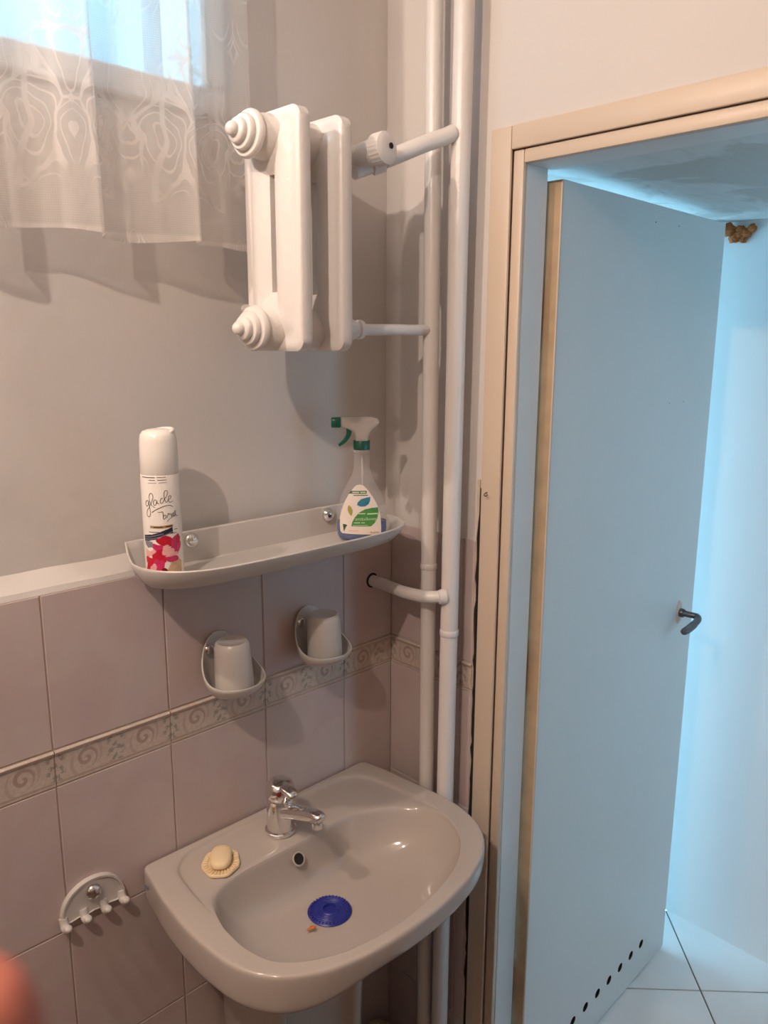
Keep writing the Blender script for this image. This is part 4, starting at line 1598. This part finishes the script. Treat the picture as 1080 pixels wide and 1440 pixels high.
# neck cap, trigger head
o3 = bp_(0, 0, 0)
latheo('neck_ring', [(.0155, .1655), (.0158, .1665), (.0158, .1695), (.0150, .170)], (o3[0], o3[1], ZSH), (0, 0, 1), MT['clear2'], bot, 32)
latheo('screw_cap', [(.0150, .1700), (.0158, .1708), (.0158, .186), (.0152, .1870)], (o3[0], o3[1], ZSH), (0, 0, 1), MT['green'], bot, 48, mod=lambda a, h: 1 - .02 * (sin(a * 24) > 0))
hs = []
for (z, u0, u1, hd_) in ((.186, -.0125, .0125, .0115), (.196, -.0120, .0125, .0105), (.203, -.0160, .0165, .0105), (.209, -.0300, .0220, .0105), (.213, -.0400, .0290, .0100), (.221, -.0400, .0340, .0095), (.227, -.0400, .0300, .0090), (.2305, -.0380, .0160, .0070)):
    c_, h_ = (u0 + u1) / 2, (u1 - u0) / 2
    ring = []
    for k_ in range(32):
        a = 2 * pi * k_ / 32
        ring.append(bp_(c_ + math.copysign(abs(cos(a)) ** .6, cos(a)) * h_, math.copysign(abs(sin(a)) ** .6, sin(a)) * hd_, z))
    hs.append(ring)
bm = bmesh.new()
loft(bm, hs)
mk('trigger_head', bm, MT['clear2'], bot, angle=60)
bm = bmesh.new()
nz_ = []
for (u, hh, hd_) in ((-.0385, .0088, .0088), (-.0400, .0098, .0098), (-.0540, .0096, .0096), (-.0560, .0085, .0085)):
    nz_.append([bp_(u, math.copysign(abs(cos(2 * pi * k_ / 24)) ** .6, cos(2 * pi * k_ / 24)) * hd_, .2200 + math.copysign(abs(sin(2 * pi * k_ / 24)) ** .6, sin(2 * pi * k_ / 24)) * hh) for k_ in range(24)])
loft(bm, nz_)
mk('nozzle', bm, MT['green'], bot)
bm = bmesh.new()
tp = smooth_path([(-.024, .212), (-.0235, .203), (-.026, .194), (-.033, .185), (-.0425, .1785)], 5)
nt_ = len(tp)
rg = []
for i, p in enumerate(tp):
    t = (tp[min(i + 1, nt_ - 1)] - tp[max(i - 1, 0)]).normalized()
    nn = Vector((-t.y, t.x))
    hwid = .0052 * (1 - .55 * i / (nt_ - 1))
    rg.append([bp_(p.x + nn.x * a, b_, p.y + nn.y * a) for a, b_ in ((hwid, -.0075), (hwid, .0075), (-hwid, .0075), (-hwid, -.0075))])
loft(bm, rg)
mk('trigger', bm, MT['green'], bot)
tubeo('dip_tube', [bp_(0, 0, .17), bp_(.002, 0, .10), bp_(.008, 0, .006)], .002, MT['clear2'], bot, 10)


# ------------------------------------------------------------------ cup holders and cups
def cup_holder(cx, label):
    h = thing('cup_holder', (cx, -.003, 1.09), label, 'cup holder', group='cup holders above the washbasin')
    pts = []
    n_ = 56
    for k_ in range(n_):
        a = 2 * pi * k_ / n_
        x, y = cos(a) * .056, sin(a) * .052
        pts.append((x, y))
    cy = -.0545

    def ring(s, zf, yo=0):
        return [(cx + x * s, min(-.0025, cy + yo + y * s), zf(y / .052)) for x, y in pts]

    def rz(t):      # t -1 front .. 1 back
        q = (t + 1) / 2
        return 1.1330 + .074 * (q ** 3.0)
    bm_ = bmesh.new()
    loft(bm_, [ring(.45, lambda t: 1.1075, .004), ring(.70, lambda t: 1.1100, .004), ring(.88, lambda t: 1.1100 + (rz(t) - 1.1100) * .38, .001), ring(.97, lambda t: 1.1100 + (rz(t) - 1.1100) * .75), ring(1.0, lambda t: rz(t) - .002), ring(.993, lambda t: rz(t)),
               ring(.955, lambda t: rz(t)), ring(.945, lambda t: rz(t) - .002), ring(.925, lambda t: 1.1130 + (rz(t) - 1.1130) * .7), ring(.84, lambda t: 1.1130 + (rz(t) - 1.1130) * .3, .001), ring(.66, lambda t: 1.1130, .004), ring(.3, lambda t: 1.1125, .004)])
    mk('dish', bm_, MT['beigep'], h, angle=60)
    latheo('screw_cap', [(.0110, 0), (.0115, .002), (.0105, .006), (.0080, .0095), (.003, .0112)], (cx - .022, -.0075, 1.1800), (-.2, -1, 0), MT['chrome'], h, 28)
    return h


def cup(cx, cy, lean, label):
    c_ = thing('cup', (cx, cy, 1.1135), label, 'cup', group='upturned cups above the washbasin')
    latheo('cup_body', [(.0315, .0), (.0335, .0), (.0338, .002), (.0322, .055), (.0310, .080), (.0292, .0885), (.0255, .0925), (.0235, .0920), (.0215, .0905), (.004, .0900)], (cx, cy, 1.1135), (lean, 0, 1), MT['beigep'], c_, 48, angle=60)
    latheo('cup_inside', [(.0310, .0005), (.0305, .001), (.0295, .074), (.010, .080)], (cx, cy, 1.1135), (lean, 0, 1), MT['dark'], c_, 48, angle=60)
    return c_


cup_holder(-.441, 'beige oval wall dish below the aerosol can, its upturned cup nearer the hook rack')
cup_holder(-.238, 'beige oval wall dish nearer the corner pipes, set below the shelf middle')
cup(-.4440, -.060, -.03, 'beige upturned tumbler in the dish below the aerosol can')
cup(-.2400, -.060, -.02, 'beige upturned tumbler in the dish nearer the corner pipes')

# ------------------------------------------------------------------ hook rack
hr = thing('hook_rack', (-.697, -.004, .78), 'small beige arched hook rack with chrome cap on the tiles beside the washbasin', 'hook rack')


def arch(s, y, dz=0):
    out = []
    for k_ in range(33):
        a = pi * k_ / 32
        out.append((-.6985 + cos(a) * .0545 * s, y, .7875 + dz + (sin(a) ** .8) * .0590 * s))
    for k_ in range(1, 16):
        t = k_ / 16
        out.append((-.6985 + (-.0545 + .109 * t) * s, y, .7875 + dz - .002 * sin(t * pi * 4) ** 2))
    return out


bm = bmesh.new()
loft(bm, [arch(1.0, -.0005), arch(1.0, -.0075), arch(.985, -.0095), arch(.93, -.0095), arch(.90, -.0065), arch(.3, -.006, .012)])
mk('plate', bm, MT['beigep'], hr, angle=50)
for k_, x in enumerate((-.749, -.716, -.682, -.650)):
    bm = bmesh.new()
    tube(bm, smooth_path([(x, -.005, .797), (x, -.008, .788), (x, -.013, .783), (x + .001, -.019, .7845), (x + .002, -.0215, .790)], 5), [.0068] * 8 + [.0072] * 6 + [.0066, .0066, .0068, .0066, .0058, .0045, .002], 14)
    mk('hook', bm, MT['beigep'], hr)
latheo('screw_cap', [(.0125, 0), (.0135, .002), (.0130, .006), (.0100, .0095), (.005, .0115), (.001, .012)], (-.6985, -.0065, .8225), (0, -1, 0), MT['chrome'], hr, 32)

# ------------------------------------------------------------------ ceiling lamp (twin bulbs)
for (lx, ly, lz), watts, lab_ in zip(LAMPS, LAMP_WATTS, ('bare-bulb ceiling lamp in the middle of the bathroom ceiling', 'bare-bulb ceiling lamp close to the window wall')):
    lamp = thing('ceiling_lamp', (lx, ly, ROOMH), lab_, 'lamp')
    latheo('lamp_base', [(.05, 0), (.05, .012), (.035, .022), (.010, .026)], (lx, ly, ROOMH), (0, 0, -1), MT['enamel'], lamp, 32)
    tubeo('lamp_stem', [(lx, ly, ROOMH - .02), (lx, ly, lz + .05)], .008, MT['enamel'], lamp, 12)
    latheo('bulb_holder', [(.017, 0), (.019, .004), (.019, .04), (.015, .045)], (lx, ly, lz + .018), (0, 0, 1), MT['enamel'], lamp, 20)
    latheo('bulb', [(.002, -.030), (.012, -.028), (.022, -.020), (.028, -.006), (.0285, .004), (.024, .014), (.016, .022)], (lx, ly, lz), (0, 0, 1), MT['bulb'], lamp, 24)
    pl = bpy.data.lights.new('bulb_light', 'POINT')
    pl.energy = watts
    pl.color = LAMP_COLOR
    pl.shadow_soft_size = .014
    plo = bpy.data.objects.new('bulb_light', pl)
    COL.objects.link(plo)
    plo.location = (0, 0, lz - .046 - ROOMH)
    plo.parent = lamp

# ------------------------------------------------------------------ photographer's hand (fingertips close to the lens)
HAND_O = Vector((-1.1646, -1.1708, 1.7083))        # grip point of the raised hand, room coordinates
HAND_X = Vector((.71719, -.69687, .00379))
HAND_Y = Vector((.14216, .15162, .97816))
HAND_Z = Vector((.68223, .70099, -.20780))


def cw_(r, u, f):
    return HAND_O + HAND_X * r + HAND_Y * u + HAND_Z * f


hand_pts = {
    'fore': (-.075, -.330, -.060), 'fore2': (-.072, -.250, -.020), 'wrist': (-.068, -.185, .010), 'palm': (-.062, -.140, .030), 'k2': (-.052, -.110, .055),
    'i1': (-.0425, -.092, .074), 'i2': (-.0412, -.068, .0760), 'i3': (-.0412, -.0475, .0710), 'i4': (-.0416, -.0425, .0700),
    't1': (-.050, -.128, .046), 't2': (-.0400, -.095, .060), 't3': (-.0352, -.066, .0690), 't4': (-.0349, -.0520, .0700),
    'm0': (-.066, -.112, .060), 'm1': (-.066, -.092, .084), 'm2': (-.064, -.075, .098), 'm3': (-.062, -.082, .112), 'm4': (-.060, -.098, .110),
    'r0': (-.080, -.118, .058), 'r1': (-.083, -.100, .082), 'r2': (-.082, -.086, .096), 'r3': (-.079, -.094, .109), 'r4': (-.076, -.108, .106),
    'p0': (-.093, -.130, .050), 'p1': (-.098, -.116, .070), 'p2': (-.098, -.105, .083), 'p3': (-.094, -.112, .093), 'p4': (-.091, -.122, .090)}
rad_ = dict(fore=.034, fore2=.031, wrist=.026, palm=.027, k2=.015, i1=.0125, i2=.0118, i3=.0112, i4=.0098, t1=.017, t2=.0145, t3=.0122, t4=.0105, m0=.0125, r0=.0125, p0=.0115)
for q in 'mrp':
    for i_, v_ in ((1, .0095), (2, .0088), (3, .0082), (4, .0072)):
        rad_[q + str(i_)] = v_ * (.9 if q == 'p' else 1)
edges_ = [('fore', 'fore2'), ('fore2', 'wrist'), ('wrist', 'palm'), ('palm', 'k2'), ('k2', 'i1'), ('i1', 'i2'), ('i2', 'i3'), ('i3', 'i4'), ('palm', 't1'), ('t1', 't2'), ('t2', 't3'), ('t3', 't4'), ('palm', 'm0'), ('palm', 'r0'), ('palm', 'p0')]
for q in 'mrp':
    edges_ += [(q + str(i_), q + str(i_ + 1)) for i_ in range(4)]
names_ = list(hand_pts)
me = bpy.data.meshes.new('hand')
me.from_pydata([cw_(*hand_pts[k_]) for k_ in names_], [(names_.index(a), names_.index(b_)) for a, b_ in edges_], [])
ho = bpy.data.objects.new('hand', me)
COL.objects.link(ho)
ho.modifiers.new('skin', 'SKIN')
for i_, k_ in enumerate(names_):
    sv = me.skin_vertices[0].data[i_]
    sv.radius = (rad_[k_], rad_[k_])
    sv.use_root = (k_ == 'palm')
sm = ho.modifiers.new('sub', 'SUBSURF')
sm.levels = sm.render_levels = 2
dg = bpy.context.evaluated_depsgraph_get()
hm = bpy.data.meshes.new_from_object(ho.evaluated_get(dg))
bpy.data.objects.remove(ho)
tag(mk('hand', hm, MT['skin'], angle=180), 'blurred reddish fingertips of a hand held up close in the room', 'hand')
